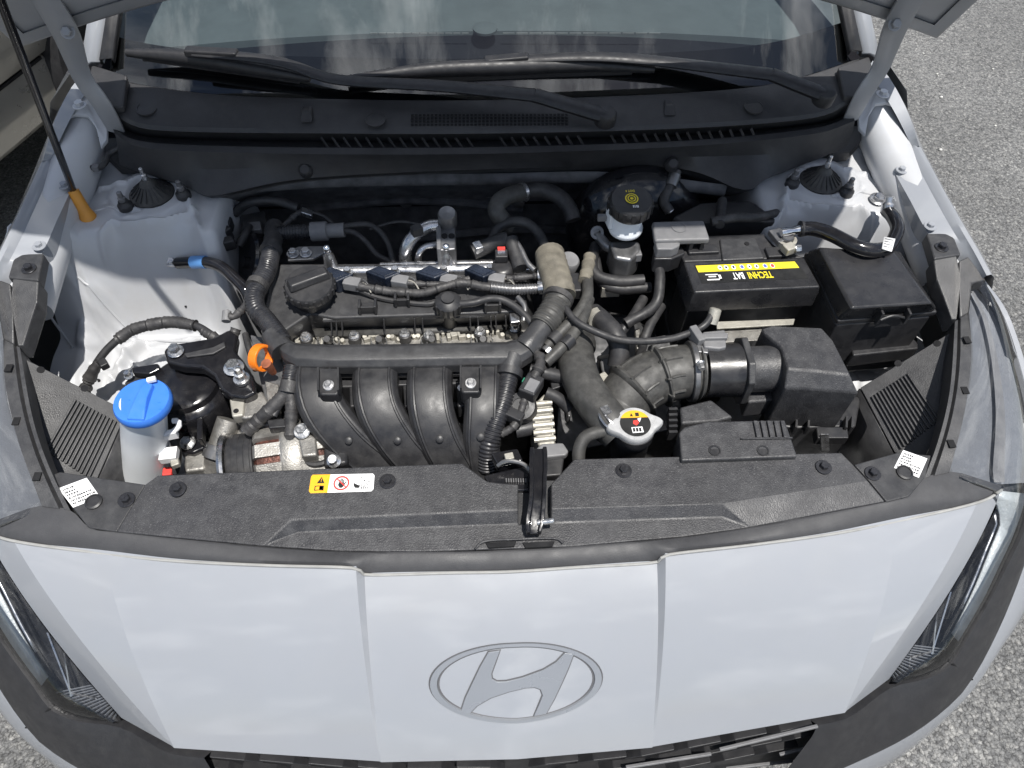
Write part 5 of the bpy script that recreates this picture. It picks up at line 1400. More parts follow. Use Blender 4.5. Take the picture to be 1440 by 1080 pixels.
for k, u in enumerate((.27, .32, .38, .51, .57)):
    mb.add([q(a, b, 3) for a, b in disc(u, .26, .010, .045, 3 + k % 3)], [tuple(range(3 + k % 3))])
build(mb, 'pictograms', 'label_black', lid, smooth=0)
mb = MB()
for u in (.45, .64): mb.add([q(a, b, 3) for a, b in disc(u, .26, .013, .055, 12)], [tuple(range(12))])
build(mb, 'pictograms', 'label_blue', lid, smooth=0)
mb = MB().add([q(a, b, 3) for a, b in disc(.70, .26, .013, .055, 12)], [tuple(range(12))])
build(mb, 'pictograms', 'label_red', lid, smooth=0)
lettering('TECHNI', q, .665, .45, .056, .30, 2, 'label_yellow', lid, True)
lettering('BAT', q, .438, .45, .052, .30, 2, 'label_white', lid, True)
mb = MB()
for u0, u1, v0, v1 in ((.13, .25, .46, .49), (.13, .25, .62, .66), (.23, .25, .46, .66), (.15, .21, .52, .56)):
    mb.add([q(u0, v0, 2), q(u1, v0, 2), q(u1, v1, 2), q(u0, v1, 2)], [(0, 1, 2, 3)])
build(mb, 'print', 'label_white', lid, smooth=0)
# positive terminal cover
pt_ = thing('terminal_cover', 'grey plastic cover over the battery terminal next to the brake reservoir', 'terminal cover', at(955, 340, .90))
build(MB().prism(A([(917, 311), (990, 309), (999, 336), (921, 338)], .950), .012), 'cover_top', 'grey_plastic', pt_, bevel=.004)
build(MB().prism(A([(921, 336), (958, 335), (956, 345), (946, 350), (924, 350)], .944), .02), 'cover_flap', 'grey_plastic', pt_, bevel=.003)
build(MB().prism(A([(920, 348), (960, 346), (964, 356), (945, 364), (920, 364)], .925), .03), 'cover_base', 'black_plastic', pt_, bevel=.003)
build(MB().lathe([(.012, 0), (.012, .0012), (.010, .0012), (.010, .0004), (0, .0004)], at(955, 320, .950), (0, 0, 1), 24, cap=False), 'embossed_ring', 'grey_plastic', pt_)
for x in (970, 985): build(MB().box(at(x, 342, .932), (.006, .02, .02)), 'latch', 'black_plastic', pt_, bevel=.001)
# negative terminal and cables
ng = thing('battery_clamp', 'bare metal battery clamp at the negative post near the fuse box', 'terminal clamp', at(1105, 345, .915))
build(MB().lathe([(.011, 0), (.0105, .018), (.009, .020)], at(1103, 345, .920), (0, 0, 1), 20), 'post', 'dull_metal', ng)
build(MB().lathe([(.016, .004), (.016, .014), (.0105, .014), (.0105, .004)], at(1103, 345, .922), (0, 0, 1), 20, cap=False), 'clamp_ring', 'pale_aluminium', ng)
build(MB().box(at(1095, 333, .932), (.022, .03, .010), .3), 'clamp_arm', 'dull_metal', ng, bevel=.002)
nutm = build(MB().box(at(1109, 350, .936), (.018, .016, .014), .4), 'nut_block', 'pale_aluminium', ng, bevel=.002)
bolt(ng, at(1118, 350, .936), (1, -.1, .2), .006, .008, 'zinc', 1.3)
build(MB().tube(resample(A([(1098, 327, .945), (1128, 322, .947)]), 5), [.007, .0075, .006, .0075, .007], 12), 'crimp', 'chrome', ng)
nc_ = thing('negative_cable', 'black sheathed battery cable curving over the fuse box', 'cable', at(1190, 340, .94))
build(MB().hose(A([(1126, 322, .946), (1145, 322, .950), (1170, 330, .957), (1200, 345, .960), (1225, 352, .958), (1246, 350, .952)]), .0115, 14, 40), 'cable', 'gloss_black', nc_)
build(MB().lathe([(.013, 0), (.011, .012), (.009, .014)], at(1125, 322, .946), (1, 0, 0), 16), 'ferrule', 'black_plastic', nc_)
gc_ = thing('ground_cable', 'short black earth cable with white tag bolted to the right apron', 'cable', at(1255, 320, .93))
build(MB().hose(A([(1247, 296, .945), (1256, 306, .955), (1262, 322, .958), (1254, 342, .952), (1246, 352, .95)]), .0105, 14, 30), 'cable', 'gloss_black', gc_)
build(MB().lathe([(.010, 0), (.010, .012), (.006, .016), (.006, .024)], at(1247, 298, .945), (0, .5, .8), 14), 'cable_lug', 'steel', gc_)
bolt(gc_, at(1235, 280, .930), (0, -.1, 1), .009, .007, 'steel', 1.6)
tq = quadmap(A([(1243, 333, .968), (1259, 336, .968), (1254, 354, .966), (1240, 350, .966)]), .0004)
tgq = build(flat(tq, [(0, 0), (1, 0), (1, 1), (0, 1)], 0), 'cable_tag', 'label_white', gc_, solid=.0008)
mb = MB()
for r_ in range(4): mb.add([tq(.12, .15 + r_ * .2, 2), tq(.85 - .2 * (r_ % 2), .15 + r_ * .2, 2), tq(.85 - .2 * (r_ % 2), .185 + r_ * .2, 2), tq(.12, .185 + r_ * .2, 2)], [(0, 1, 2, 3)])
build(mb, 'print', 'label_black', gc_, smooth=0)
# fuse box
fz = thing('fuse_box', 'black lidded fuse box with domed rectangular cover beside the right fender', 'fuse box', at(1230, 430, .78))
tp = A([(1152, 347, .952), (1186, 350, .952), (1215, 360, .948), (1246, 358, .950), (1256, 352, .952), (1311, 427, .945), (1198, 434, .945)])
bs = A([(1136, 352, .922), (1180, 350, .925), (1215, 356, .925), (1248, 354, .925), (1264, 352, .925), (1318, 434, .918), (1182, 446, .918)])
rm_ = A([(1133, 352, .918), (1180, 348, .920), (1215, 352, .920), (1250, 350, .920), (1268, 350, .920), (1321, 436, .914), (1180, 449, .914)])
build(MB().loft([[p - Vector((0, 0, .010)) for p in bs], bs, tp]), 'lid', 'satin_plastic', fz, bevel=.006, seg=3)
build(MB().prism([p - Vector((0, 0, .004)) for p in rm_], .010), 'lid_rim', 'black_plastic', fz, bevel=.003)
build(MB().prism([p - Vector((0, 0, .018)) for p in bs], .13), 'box_body', 'black_plastic', fz, bevel=.004)
lt_ = build(MB().prism(A([(1234, 443, .925), (1277, 440, .925), (1277, 448, .912), (1236, 452, .912)]), .016), 'latch', 'black_plastic', fz, bevel=.002)
for x in (1236, 1274): build(MB().box(at(x, 444, .922), (.004, .014, .024)), 'latch_ear', 'black_plastic', fz, bevel=.001)
build(MB().hose(A([(1238, 450, .920), (1256, 444, .926), (1274, 447, .920)]), .0022, 8), 'latch_bail', 'black_plastic', fz)
# clips on the dark side below
build(MB().prism(A([(1195, 480, .83), (1290, 470, .83), (1292, 490, .83), (1200, 500, .83)]), .03), 'lower_step', 'black_plastic', fz, bevel=.003)
# tray with bright metal bracket between battery and air box
tb = thing('battery_bracket', 'bright bare metal strip between the battery and the air box', 'bracket', at(1060, 460, .84))
build(MB().prism(A([(1008, 452), (1118, 448), (1116, 456), (1008, 462)], .862), .003), 'upper_strip', 'pale_aluminium', tb, bevel=.001)
bpl = build(MB().prism(A([(1008, 462), (1072, 458), (1070, 478), (1012, 482)], .852), .003), 'lower_plate', 'cast_aluminium', tb, bevel=.001)
for x in (1022, 1045): build(MB().lathe([(.0045, -.0005), (.0045, .0008)], at(x, 461, .853), (0, 0, 1), 14), 'hole', 'void', bpl)
tyb = MB().prism(A([(925, 365), (1170, 358), (1180, 470), (940, 480)], .74), .2)
build(tyb, 'tray', 'black_plastic', tb, bevel=.005)

# air filter housing
ab_ = thing('air_filter_box', 'angular black textured air filter box in front of the battery', 'air filter box', at(1150, 560, .70))
vt_ = A([(1070, 462, .908), (1086, 457, .914), (1156, 460, .914), (1172, 478, .913), (1197, 527, .910), (1150, 522, .914), (1107, 518, .914), (1098, 488, .912), (1074, 470, .906), (1209, 553, .890), (1160, 549, .893), (1103, 546, .893)])
lowr = [Vector((p.x, p.y, .800)) for p in vt_]
o_ = len(vt_); ring_ = [0, 1, 2, 3, 4, 9, 10, 11, 6, 7, 8]
mbx = MB().add(vt_ + lowr, [(0, 1, 2, 3, 4, 5, 6, 7, 8), (6, 5, 4, 9, 10, 11)] + [(ring_[i], ring_[(i + 1) % 11], ring_[(i + 1) % 11] + o_, ring_[i] + o_) for i in range(11)])
build(mbx, 'upper_shell', 'textured_plastic', ab_, bevel=.004, seg=3, smooth=20)
build(MB().prism(A([(1086, 552), (1212, 556), (1204, 600), (1115, 602), (1080, 596)], .800), .12), 'lower_shell', 'black_plastic', ab_, bevel=.004)
for k, x in enumerate((1118, 1135, 1188, 1196)):
    build(MB().bar(at(x, 590, .806), at(x - 1, 606, .806), .003, .02), 'shell_rib', 'black_plastic', ab_)
ck = build(MB().prism(A([(1148, 600), (1192, 600), (1194, 616), (1150, 616)], .808), .02), 'clip_shelf', 'black_plastic', ab_, bevel=.002)
build(MB().prism(A([(1154, 610, .815), (1166, 610, .815), (1167, 634, .79), (1155, 634, .79)]), .004), 'spring_clip', 'steel', ab_, bevel=.001)
# outlet: tube, flange and meter body
P = resample(A([(1102, 517, .872), (1046, 520, .868)]), 8)
build(MB().tube(P, .0345, 28), 'outlet_tube', 'textured_plastic', ab_)
fp = at(1042, 520, .868); ax_ = (at(1046, 520, .868) - at(1102, 517, .872)).normalized()
flg = [fp + Vector((0, a * .044, b * .044)) for a, b in ((-1, -.6), (-.7, -1), (.6, -1), (1, -.5), (1, .5), (.6, 1), (-.5, 1), (-1, .55))]
build(MB().loft([[p - ax_ * .005 for p in flg], [p + ax_ * .005 for p in flg]]), 'flange', 'cover_plastic', ab_, bevel=.002)
build(MB().prism(A([(1046, 534), (1056, 540), (1098, 540), (1098, 562), (1052, 566)], .842), .04), 'outlet_foot', 'textured_plastic', ab_, bevel=.004)
P = resample(A([(1040, 520, .868), (990, 522, .866)]), 8)
build(MB().tube(P, [.041, .041, .0405, .040, .040, .0395, .0395, .0395], 30), 'meter_body', 'satin_plastic', ab_)
bolt(ab_, at(1034, 547, .855), (0, -.7, .6), .0045, .005, 'zinc', 1.2)
sn = build(MB().prism(A([(988, 466), (1020, 463), (1022, 488), (1012, 490), (990, 488)], .912), .04), 'meter_sensor', 'grey_plastic', ab_, bevel=.003)
build(MB().prism(A([(985, 468), (1024, 467), (1024, 475), (986, 476)], .918), .008), 'sensor_flange', 'grey_plastic', sn, bevel=.002)
# ribbed intake hose
ih = thing('intake_hose', 'fat dusty ribbed rubber intake hose curving to the air filter box', 'intake hose', at(910, 540, .80))
D = cr_spline(A([(862, 600, .800), (868, 580, .832), (886, 553, .850), (908, 537, .858), (935, 527, .863), (962, 523, .865), (986, 522, .866)]), 96)
prof = []
L_ = 95
def ribr(i):
    t = i / L_; r_ = .0395 + .003 * math.sin(math.pi * t)
    for c_, w_, h_ in ((.20, .012, .0055), (.235, .010, .004), (.40, .014, .0065), (.66, .014, .0065), (.90, .010, .006), (.935, .010, .006), (.97, .010, .005)):
        r_ += h_ * math.exp(-((t - c_) / w_) ** 4)
    return r_
build(MB().tube(D, [ribr(i) for i in range(96)], 36), 'hose', 'dusty_rubber', ih, smooth=45)
for i0, i1 in ((44, 60), (66, 83)):                         # lengthwise ribs between the rings
    for an in (.25, .85, 1.5, 2.2):
        path = []
        for i in range(i0 - 6, i1 - 5):
            Tn = (D[min(i + 1, 95)] - D[max(i - 1, 0)]).normalized()
            sd_ = Tn.cross(Vector((0, 0, 1))).normalized(); up_ = sd_.cross(Tn)
            path.append(D[i] + (sd_ * math.cos(an) + up_ * math.sin(an)) * (ribr(i) + .0005))
        build(MB().tube(path, .0022, 6), 'rib', 'dusty_rubber', ih)
ci = 88; Tn = (D[92] - D[84]).normalized()
build(MB().lathe([(.0455, -.004), (.0465, -.003), (.0465, .003), (.0455, .004)], D[87], Tn, 36), 'clamp', 'dull_metal', ih)
bolt(ih, D[87] + Vector((0, -.02, .046)), (0, -1, .1), .005, .01, 'zinc', 1.3)

# front snorkel with louvres
sk = thing('air_snorkel', 'flat black textured air snorkel with short louvres behind the front cover', 'air snorkel', at(1040, 620, .80))
sp_ = A([(955, 608, .884), (962, 600, .886), (996, 592, .888), (1104, 590, .888), (1122, 642, .886), (958, 648, .886)])
sko = build(MB().prism(sp_, .05), 'shell', 'textured_plastic', sk, bevel=.003)
for k in range(5):
    x = 1062 + k * 9.5
    build(MB().bar(at(x, 592, .8895), at(x + 5, 616, .8895), .0062, .004), 'louvre', 'textured_plastic', sko, bevel=.001, seg=1)
build(MB().bar(at(1042, 617, .889), at(1114, 616, .889), .0022, .002), 'step_line', 'textured_plastic', sko)
for x in (1005, 1073): build(MB().lathe([(.008, 0), (.0085, .0016), (.007, .0016), (.006, .0004), (0, .0004)], at(x, 634, .886), (0, 0, 1), 22, cap=False), 'round_recess', 'black_plastic', sko)
build(MB().prism(A([(956, 572), (1000, 561), (1032, 586), (1010, 592), (958, 596)], .868), .05), 'rear_duct', 'textured_plastic', sk, bevel=.004)
for k in range(5): build(MB().box(at(945, 580 + k * 8, .86), (.012, .004, .02)), 'fin', 'black_plastic', sk)

# radiator filler neck with pressure cap
rc = thing('radiator_filler', 'silver radiator filler cap with amber and black warning label', 'radiator cap', at(890, 620, .82))
c = at(893, 597, .897)
ears = []
n = 60
for i in range(n):
    a = 2 * math.pi * i / n
    r_ = .0275 + .0125 * (math.exp(-((math.sin(a - .10)) / .30) ** 2))
    ears.append((r_ * math.cos(a), r_ * math.sin(a)))
build(MB().loft([[c + Vector((x * .97, y * .97, -.010)) for x, y in ears], [c + Vector((x, y, -.006)) for x, y in ears], [c + Vector((x, y, 0)) for x, y in ears], [c + Vector((x * .95, y * .95, .0025)) for x, y in ears]]), 'pressure_cap', 'bright_metal', rc, smooth=50)
q = quadmap([c + Vector((-.021, .021, .003)), c + Vector((.021, .021, .003)), c + Vector((.021, -.021, .003)), c + Vector((-.021, -.021, .003))], .0004)
cap_ = bpy.data.objects['pressure_cap']
build(flat(q, disc(.5, .5, .5, .5, 40), 0), 'label_disc', 'label_black', cap_, smooth=0)
seg_ = [(.5 + .5 * math.cos(a), .5 - .5 * math.sin(a)) for a in [R(25 + 130 * i / 16) for i in range(17)]]
build(flat(q, seg_, 1), 'amber_sector', 'label_amber', cap_, smooth=0)
mb = MB().add([q(u, v, 2) for u, v in ((.36, .24), (.46, .24), (.41, .10))], [(0, 1, 2)])
mb.add([q(u, v, 2) for u, v in ((.54, .10), (.66, .10), (.66, .24), (.54, .24))], [(0, 1, 2, 3)])
build(mb, 'print', 'label_black', cap_, smooth=0)
build(flat(q, [(.34, .66), (.70, .64), (.72, .86), (.36, .88)], 1), 'print', 'label_white', cap_, smooth=0)
mb = MB()
for u in (.38, .48, .58): mb.add([q(a, b, 2) for a, b in ((u, .69), (u + .07, .685), (u + .075, .83), (u, .84))], [(0, 1, 2, 3)])
build(mb, 'print', 'label_black', cap_, smooth=0)
mb = MB().add([q(a, b, 1) for a, b in ((.44, .40), (.58, .38), (.62, .50), (.52, .60), (.42, .52))], [tuple(range(5))])
build(mb, 'print', 'label_red', cap_, smooth=0)
mb = MB().add([q(a, b, 2) for a, b in ((.58, .34), (.72, .30), (.64, .48))], [(0, 1, 2)])
build(mb, 'print', 'label_white', cap_, smooth=0)
build(MB().lathe([(.026, -.075), (.026, -.03), (.0285, -.025), (.0285, -.008)], c, (0, 0, 1), 30), 'filler_neck', 'black_plastic', rc)
build(MB().hose(A([(864, 606, .882), (840, 608, .878), (822, 616, .872), (814, 636, .860), (815, 668, .84)]), .0092, 14), 'overflow_tube', 'dusty_rubber', rc)
sc_ = MB()
sc_.hose(A([(866, 608, .892), (850, 596, .898), (842, 580, .896), (852, 574, .892)]), .0018, 6)
sc_.hose(A([(870, 604, .894), (856, 590, .900), (846, 576, .898)]), .0018, 6)
sc_.box(at(852, 578, .900), (.012, .014, .006), .4)
build(sc_, 'spring_clamp', 'steel', rc)
# radiator hose
rh = thing('radiator_hose', 'thick dusty black coolant hose bending down to the radiator cap', 'coolant hose', at(820, 540, .80))
build(MB().hose(A([(806, 462, .845), (808, 482, .862), (810, 506, .872), (818, 536, .876), (836, 566, .876), (856, 592, .874), (872, 610, .868)]), .0280, 28, 50), 'hose', 'dusty_rubber', rh)
build(MB().tube([at(806, 480, .861), at(808, 489, .865)], .0335, 26), 'hose_collar', 'dusty_rubber', rh)
hb2 = thing('bypass_hose', 'slim grey coolant hose curving down behind the intake hose', 'coolant hose', at(860, 470, .85))
build(MB().hose(A([(834, 440, .882), (848, 452, .890), (864, 470, .890), (871, 490, .880), (868, 515, .86)]), .0155, 16, 30), 'hose', 'rubber', hb2)
build(MB().tube([at(836, 446, .884), at(842, 451, .887)], .0175, 18), 'clamp', 'pale_aluminium', hb2)
th = thing('thermostat_housing', 'dark cast housing between the radiator hose and intake hose', 'housing', at(850, 540, .80))
build(MB().loft([A([(838, 500, .80), (880, 495, .80), (895, 540, .80), (850, 560, .80)]), A([(842, 505, .845), (874, 500, .845), (884, 535, .845), (852, 548, .845)])]), 'housing', 'dull_metal', th, bevel=.004)
build(MB().box(at(849, 532, .856), (.014, .016, .010), .5), 'lug', 'pale_aluminium', th, bevel=.002)
# twin heater pipes
tw = thing('vacuum_hoses', 'two parallel grey rubber hoses running beside the beige conduit', 'hose', at(800, 460, .88))
build(MB().hose(A([(826, 392, .905), (825, 420, .908), (808, 447, .905), (790, 466, .900), (768, 488, .893)]), .0090, 14), 'hose', 'dusty_rubber', tw)
build(MB().hose(A([(828, 420, .905), (820, 446, .905), (806, 470, .902), (786, 492, .897), (767, 510, .89)]), .0090, 14), 'hose', 'dusty_rubber', tw)
build(MB().taped(A([(829, 362, .90), (826, 378, .905), (822, 396, .907)]), .0105), 'wrapped_end', 'beige_tape', tw)
for x, y in ((780, 476), (798, 482)): build(MB().tube([at(x - 5, y + 5, .90), at(x + 5, y - 5, .902)], .0105, 14), 'clamp', 'black_plastic', tw)
build(MB().lathe([(.010, -.004), (.010, .004)], at(770, 494, .894), (.6, .5, .2), 14), 'hose_end', 'zinc', tw)

# brake booster, master cylinder and reservoir
bb = thing('brake_booster', 'large round black brake booster behind the fluid reservoir', 'brake booster', at(880, 340, .78))
bc = at(893, 330, .84)
build(MB().lathe([(.02, -.05), (.07, -.045), (.105, -.03), (.118, -.012), (.122, 0), (.122, .008), (.116, .014), (.108, .016), (.10, .04), (.06, .09)], bc + Vector((0, .02, 0)), (0, 1, -.1), 48), 'shell', 'gloss_black', bb, smooth=45)
mcy = thing('brake_fluid_reservoir', 'milky brake fluid reservoir with black cap and yellow symbol', 'fluid reservoir', at(878, 340, .88))
rcn = at(878, 328, .925)
build(MB().lathe([(.0265, .008), (.0275, .011), (.0275, .015), (.0245, .019), (.025, .05)], rcn, (0, 0, 1), 30), 'reservoir', 'milky_plastic', mcy, smooth=45)
build(MB().prism([rcn + Vector((x, y, .055)) for x, y in ((-.034, .01), (-.02, .03), (.01, .032), (.012, .0), (-.03, -.012))], .04), 'reservoir_back', 'milky_plastic', mcy, bevel=.005)
cc = rcn + Vector((.002, .004, .050))
rcap = build(MB().lathe([(.0325, -.004), (.034, -.002), (.034, .014), (.031, .018), (0, .0185)], cc, (0, -.12, 1), 40, cap=False), 'reservoir_cap', 'black_plastic', mcy)
mb = MB()
for k in range(16):
    a = 2 * math.pi * k / 16; u = Vector((math.cos(a), math.sin(a), 0))
    mb.bar(cc + u * .034 + Vector((0, 0, -.002)), cc + u * .034 + Vector((0, 0, .013)), .006, .004, u)
build(mb, 'knurl', 'black_plastic', rcap)
tcn = cc + Vector((0, -.002, .0190))
q = quadmap([tcn + Vector((-.02, .02, .0025)), tcn + Vector((.02, .02, .0025)), tcn + Vector((.02, -.02, -.0025)), tcn + Vector((-.02, -.02, -.0025))], .0004)
build(flat(q, disc(.5, .5, .26, .26, 24), 0), 'yellow_symbol', 'label_yellow', rcap, smooth=0)
mb = MB()
for ro_, ri_ in ((.21, .17), (.12, .07)):
    n = 24
    mb.add([q(.5 + ro_ * math.cos(2 * math.pi * i / n), .5 + ro_ * math.sin(2 * math.pi * i / n), 1) for i in range(n)] + [q(.5 + ri_ * math.cos(2 * math.pi * i / n), .5 + ri_ * math.sin(2 * math.pi * i / n), 1) for i in range(n)], [(i, (i + 1) % n, n + (i + 1) % n, n + i) for i in range(n)])
build(mb, 'symbol_rings', 'label_black', rcap, smooth=0)
lettering('DOT 4', q, .66, .06, .12, .16, 0, 'label_yellow', rcap, True)
mb = MB()
for u in (.50, .56, .63, .68): mb.add([q(u, .84, 0), q(u + .03, .84, 0), q(u + .03, .96, 0), q(u, .96, 0)], [(0, 1, 2, 3)])
build(mb, 'print', 'label_white', rcap, smooth=0)
body_ = MB()
body_.prism(A([(856, 338), (900, 338), (902, 352), (888, 366), (864, 362)], .912), .05)
mbd = build(body_, 'cylinder_body', 'dull_metal', mcy, bevel=.006)
build(MB().lathe([(.014, -.03), (.014, .002), (.012, .004), (0, .004)], at(878, 367, .892), (0, -.75, .6), 26, cap=False), 'end_plug', 'dull_metal', mcy)
build(MB().lathe([(.011, 0), (.011, .006), (.006, .006), (.006, .002), (0, .002)], at(839, 327, .905), (0, -.7, .6), 22, cap=False), 'flange_eye', 'dull_metal', mcy)
build(MB().tube(resample(A([(840, 330, .90), (852, 345, .895), (864, 352, .89)]), 6), .009, 10), 'flange_arm', 'dull_metal', mcy)
build(MB().box(at(893, 358, .902), (.018, .020, .016), .1), 'sensor_plug', 'grey_plastic', mcy, bevel=.002)
build(MB().box(at(850, 306, .955), (.022, .008, .010), .0), 'tank_lug', 'grey_plastic', mcy, bevel=.001)
# brake pipes and cables below the reservoir
bpz = thing('brake_pipes', 'dark pipes looping below the brake fluid reservoir', 'pipe', at(870, 390, .84))
for P, r_ in (([(838, 345, .88), (832, 370, .875), (840, 388, .87), (870, 396, .868), (905, 394, .868)], .010), ([(836, 360, .87), (845, 395, .86), (870, 406, .858), (915, 404, .858)], .009), ([(925, 372, .90), (928, 395, .895), (920, 430, .88), (880, 455, .865)], .0085)):
    build(MB().hose(A(P), r_, 12), 'pipe', 'rubber', bpz)
build(MB().box(at(858, 408, .85), (.03, .012, .02)), 'pipe_label', 'pale_aluminium', bpz)

# air-conditioning pipes with expansion valve
ac = thing('air_conditioning_valve', 'silver pipes entering a grey block with round cap at the bulkhead', 'pipe fitting', at(620, 345, .86))
build(MB().prism(A([(616, 312), (640, 310), (641, 350), (618, 352)], .930), .04), 'block', 'dull_metal', ac, bevel=.003)
build(MB().prism(A([(613, 310), (620, 310), (620, 350), (614, 350)], .934), .05), 'flange', 'grey_plastic', ac, bevel=.002)
build(MB().lathe([(.015, -.02), (.0155, .004), (.013, .009), (0, .011)], at(629, 304, .948), (0, -.25, 1), 26, cap=False), 'round_cap', 'dull_metal', ac)
for x in (625, 635): build(MB().lathe([(.005, -.001), (.005, .0012)], at(x, 332, .9305), (0, -.1, 1), 16), 'socket', 'void', ac)
build(MB().hose(A([(572, 378, .86), (570, 355, .895), (577, 338, .915), (590, 325, .925), (604, 318, .928), (616, 317, .928)]), .0105, 18), 'thick_pipe', 'steel', ac)
build(MB().hose(A([(588, 374, .87), (589, 358, .895), (598, 347, .905), (616, 344, .905)]), .0058, 14), 'thin_pipe', 'steel', ac)
build(MB().box(at(586, 324, .938), (.018, .014, .016), .5), 'pipe_clip', 'rubber', ac, bevel=.002)
# heater hoses
hh = thing('heater_hose', 'thick black heater hose looping up behind the coils', 'coolant hose', at(710, 290, .92))
build(MB().hose(A([(716, 320, .905), (704, 306, .925), (698, 296, .935), (702, 284, .942), (716, 275, .942), (736, 270, .935)]), .0145, 18, 30), 'hose', 'dusty_rubber', hh)
build(MB().tube([at(733, 271, .936), at(737, 270, .935)], .0165, 20), 'clamp', 'steel', hh)
build(MB().hose(A([(736, 270, .935), (760, 267, .930), (785, 276, .922), (800, 292, .912), (806, 310, .90)]), .0135, 18, 30), 'rear_hose', 'rubber', hh)
h8 = thing('hose_arch', 'black hose arching over the right rear corner of the valve cover', 'hose', at(730, 330, .90))
build(MB().hose(A([(690, 342, .90), (700, 322, .915), (718, 312, .925), (740, 314, .925), (757, 328, .915), (768, 350, .91)]), .0085, 14, 40), 'hose', 'rubber', h8)
build(MB().hose(A([(665, 355, .905), (685, 346, .91), (700, 340, .915), (714, 336, .918)]), .0125, 14), 'fat_hose', 'rubber', h8)
build(MB().hose(A([(722, 334, .92), (733, 352, .918), (742, 370, .913), (752, 380, .910)]), .0048, 10), 'thin_pipe', 'dull_metal', h8)
build(MB().hose(A([(718, 336, .92), (724, 355, .912), (732, 378, .905)]), .0120, 12), 'down_hose', 'rubber', h8)
build(MB().box(at(672, 348, .915), (.014, .018, .014), .4), 'clip', 'zinc', h8, bevel=.002)
cp_ = thing('sensor_plug', 'small black sensor plug with red tab behind the last coil', 'plug', at(705, 365, .89))
build(MB().lathe([(.019, -.03), (.019, -.004), (.016, 0), (.010, .002), (0, .002)], at(706, 375, .905), (0, -.1, 1), 24, cap=False), 'sensor', 'black_plastic', cp_)
build(MB().box(at(705, 360, .915), (.020, .018, .014)), 'plug', 'black_plastic', cp_, bevel=.002)
build(MB().box(at(705, 355, .923), (.012, .008, .004)), 'plug_clip', 'zinc', cp_)
build(MB().box(at(705, 350, .925), (.012, .006, .004)), 'red_tab', 'label_red', cp_)
br2 = thing('rail_bracket', 'dull metal bracket and solenoid right of the beige conduit', 'solenoid', at(800, 375, .88))
build(MB().lathe([(.017, -.02), (.017, .012), (.014, .016), (0, .016)], at(798, 372, .895), (.2, -.2, 1), 22, cap=False), 'solenoid', 'grey_plastic', br2)
build(MB().box(at(800, 402, .895), (.036, .04, .02)), 'solenoid_block', 'black_plastic', br2, bevel=.003)

# wiring and shield behind the battery
sh = thing('rear_harness_box', 'low black wiring box lying under the cowl behind the battery', 'wiring box', at(1020, 300, .88))
build(MB().loft([A([(950, 312, .90), (1085, 302, .90), (1095, 318, .90), (960, 322, .90)]), A([(960, 296, .93), (985, 282, .935), (1050, 278, .935), (1062, 292, .93), (1075, 302, .92)][:4])]) if 0 else MB().prism(A([(945, 304), (985, 284), (1055, 280), (1078, 296), (1094, 300), (1090, 312), (1040, 308), (960, 314)], .925), .05), 'box', 'black_plastic', sh, bevel=.006)
build(MB().hose(A([(1000, 312, .935), (1035, 306, .94), (1062, 306, .935), (1092, 300, .925)]), .0075, 12), 'loom', 'tape', sh)
build(MB().tube([at(1016, 282, .93), at(1012, 316, .935)], .008, 12), 'strap', 'rubber', sh)
cbx = thing('firewall_cable', 'black cable with metal collar rising to the cowl left of the battery', 'cable', at(940, 270, .92))
build(MB().hose(A([(952, 240, .955), (946, 254, .945), (938, 270, .935), (934, 284, .925), (942, 298, .915)]), .0085, 12), 'cable', 'tape', cbx)
build(MB().tube([at(949, 246, .950), at(943, 262, .940)], .0105, 14), 'collar', 'dull_metal', cbx)
build(MB().tube([at(938, 290, .922), at(944, 298, .916)], .0062, 10), 'ferrule', 'steel', cbx)

# washer bottle with blue cap
wb = thing('washer_bottle', 'translucent white washer filler neck with a blue flip cap', 'washer bottle', at(205, 690, .60))
wc_ = at(201, 566, .898)
wax = (wc_ - at(208, 700, .66)).normalized()
build(MB().lathe([(.034, -.26), (.0325, -.20), (.0315, -.08), (.0300, -.02), (.0315, -.016), (.0315, -.006), (.029, -.002)], wc_, wax, 36), 'filler_neck', 'milky_plastic', wb, smooth=45)
wcp = build(MB().lathe([(.0365, -.010), (.0385, -.006), (.0385, .002), (.0365, .006), (0, .0085)], wc_, (0, 0, 1), 40, cap=False), 'flip_cap', 'blue_plastic', wb)
a = at(209, 541, .908); b = at(190, 590, .906)
X = (b - a).normalized(); Y = Vector((-X.y, X.x, 0))
tabm = MB().loft([[a - Y * .008 + Vector((0, 0, -.006)), a + Y * .008 + Vector((0, 0, -.006)), a + Y * .007 + Vector((0, 0, .004)), a - Y * .007 + Vector((0, 0, .004))],
                  [a.lerp(b, .45) - Y * .010 + Vector((0, 0, -.004)), a.lerp(b, .45) + Y * .010 + Vector((0, 0, -.004)), a.lerp(b, .45) + Y * .008 + Vector((0, 0, .007)), a.lerp(b, .45) - Y * .008 + Vector((0, 0, .007))],
                  [b - Y * .013 + Vector((0, 0, -.008)), b + Y * .013 + Vector((0, 0, -.008)), b + Y * .012 + Vector((0, 0, .001)), b - Y * .012 + Vector((0, 0, .001))]])
build(tabm, 'cap_tab', 'blue_plastic', wcp, bevel=.002)
build(MB().box(at(213, 534, .912), (.012, .007, .006), .3), 'hinge_clip', 'label_white', wcp, bevel=.001)
hk = MB().hose(A([(232, 612, .835), (245, 606, .838), (252, 598, .842), (250, 592, .846), (243, 592, .846)]), .0042, 10)
hk.box(at(236, 612, .832), (.026, .008, .014), .2)
build(hk, 'hook', 'label_white', wb)
build(MB().box(at(238, 640, .80), (.024, .02, .012), .1).hose(A([(230, 645, .80), (245, 640, .80), (242, 632, .805)]), .004, 8), 'lower_hook', 'label_white', wb)
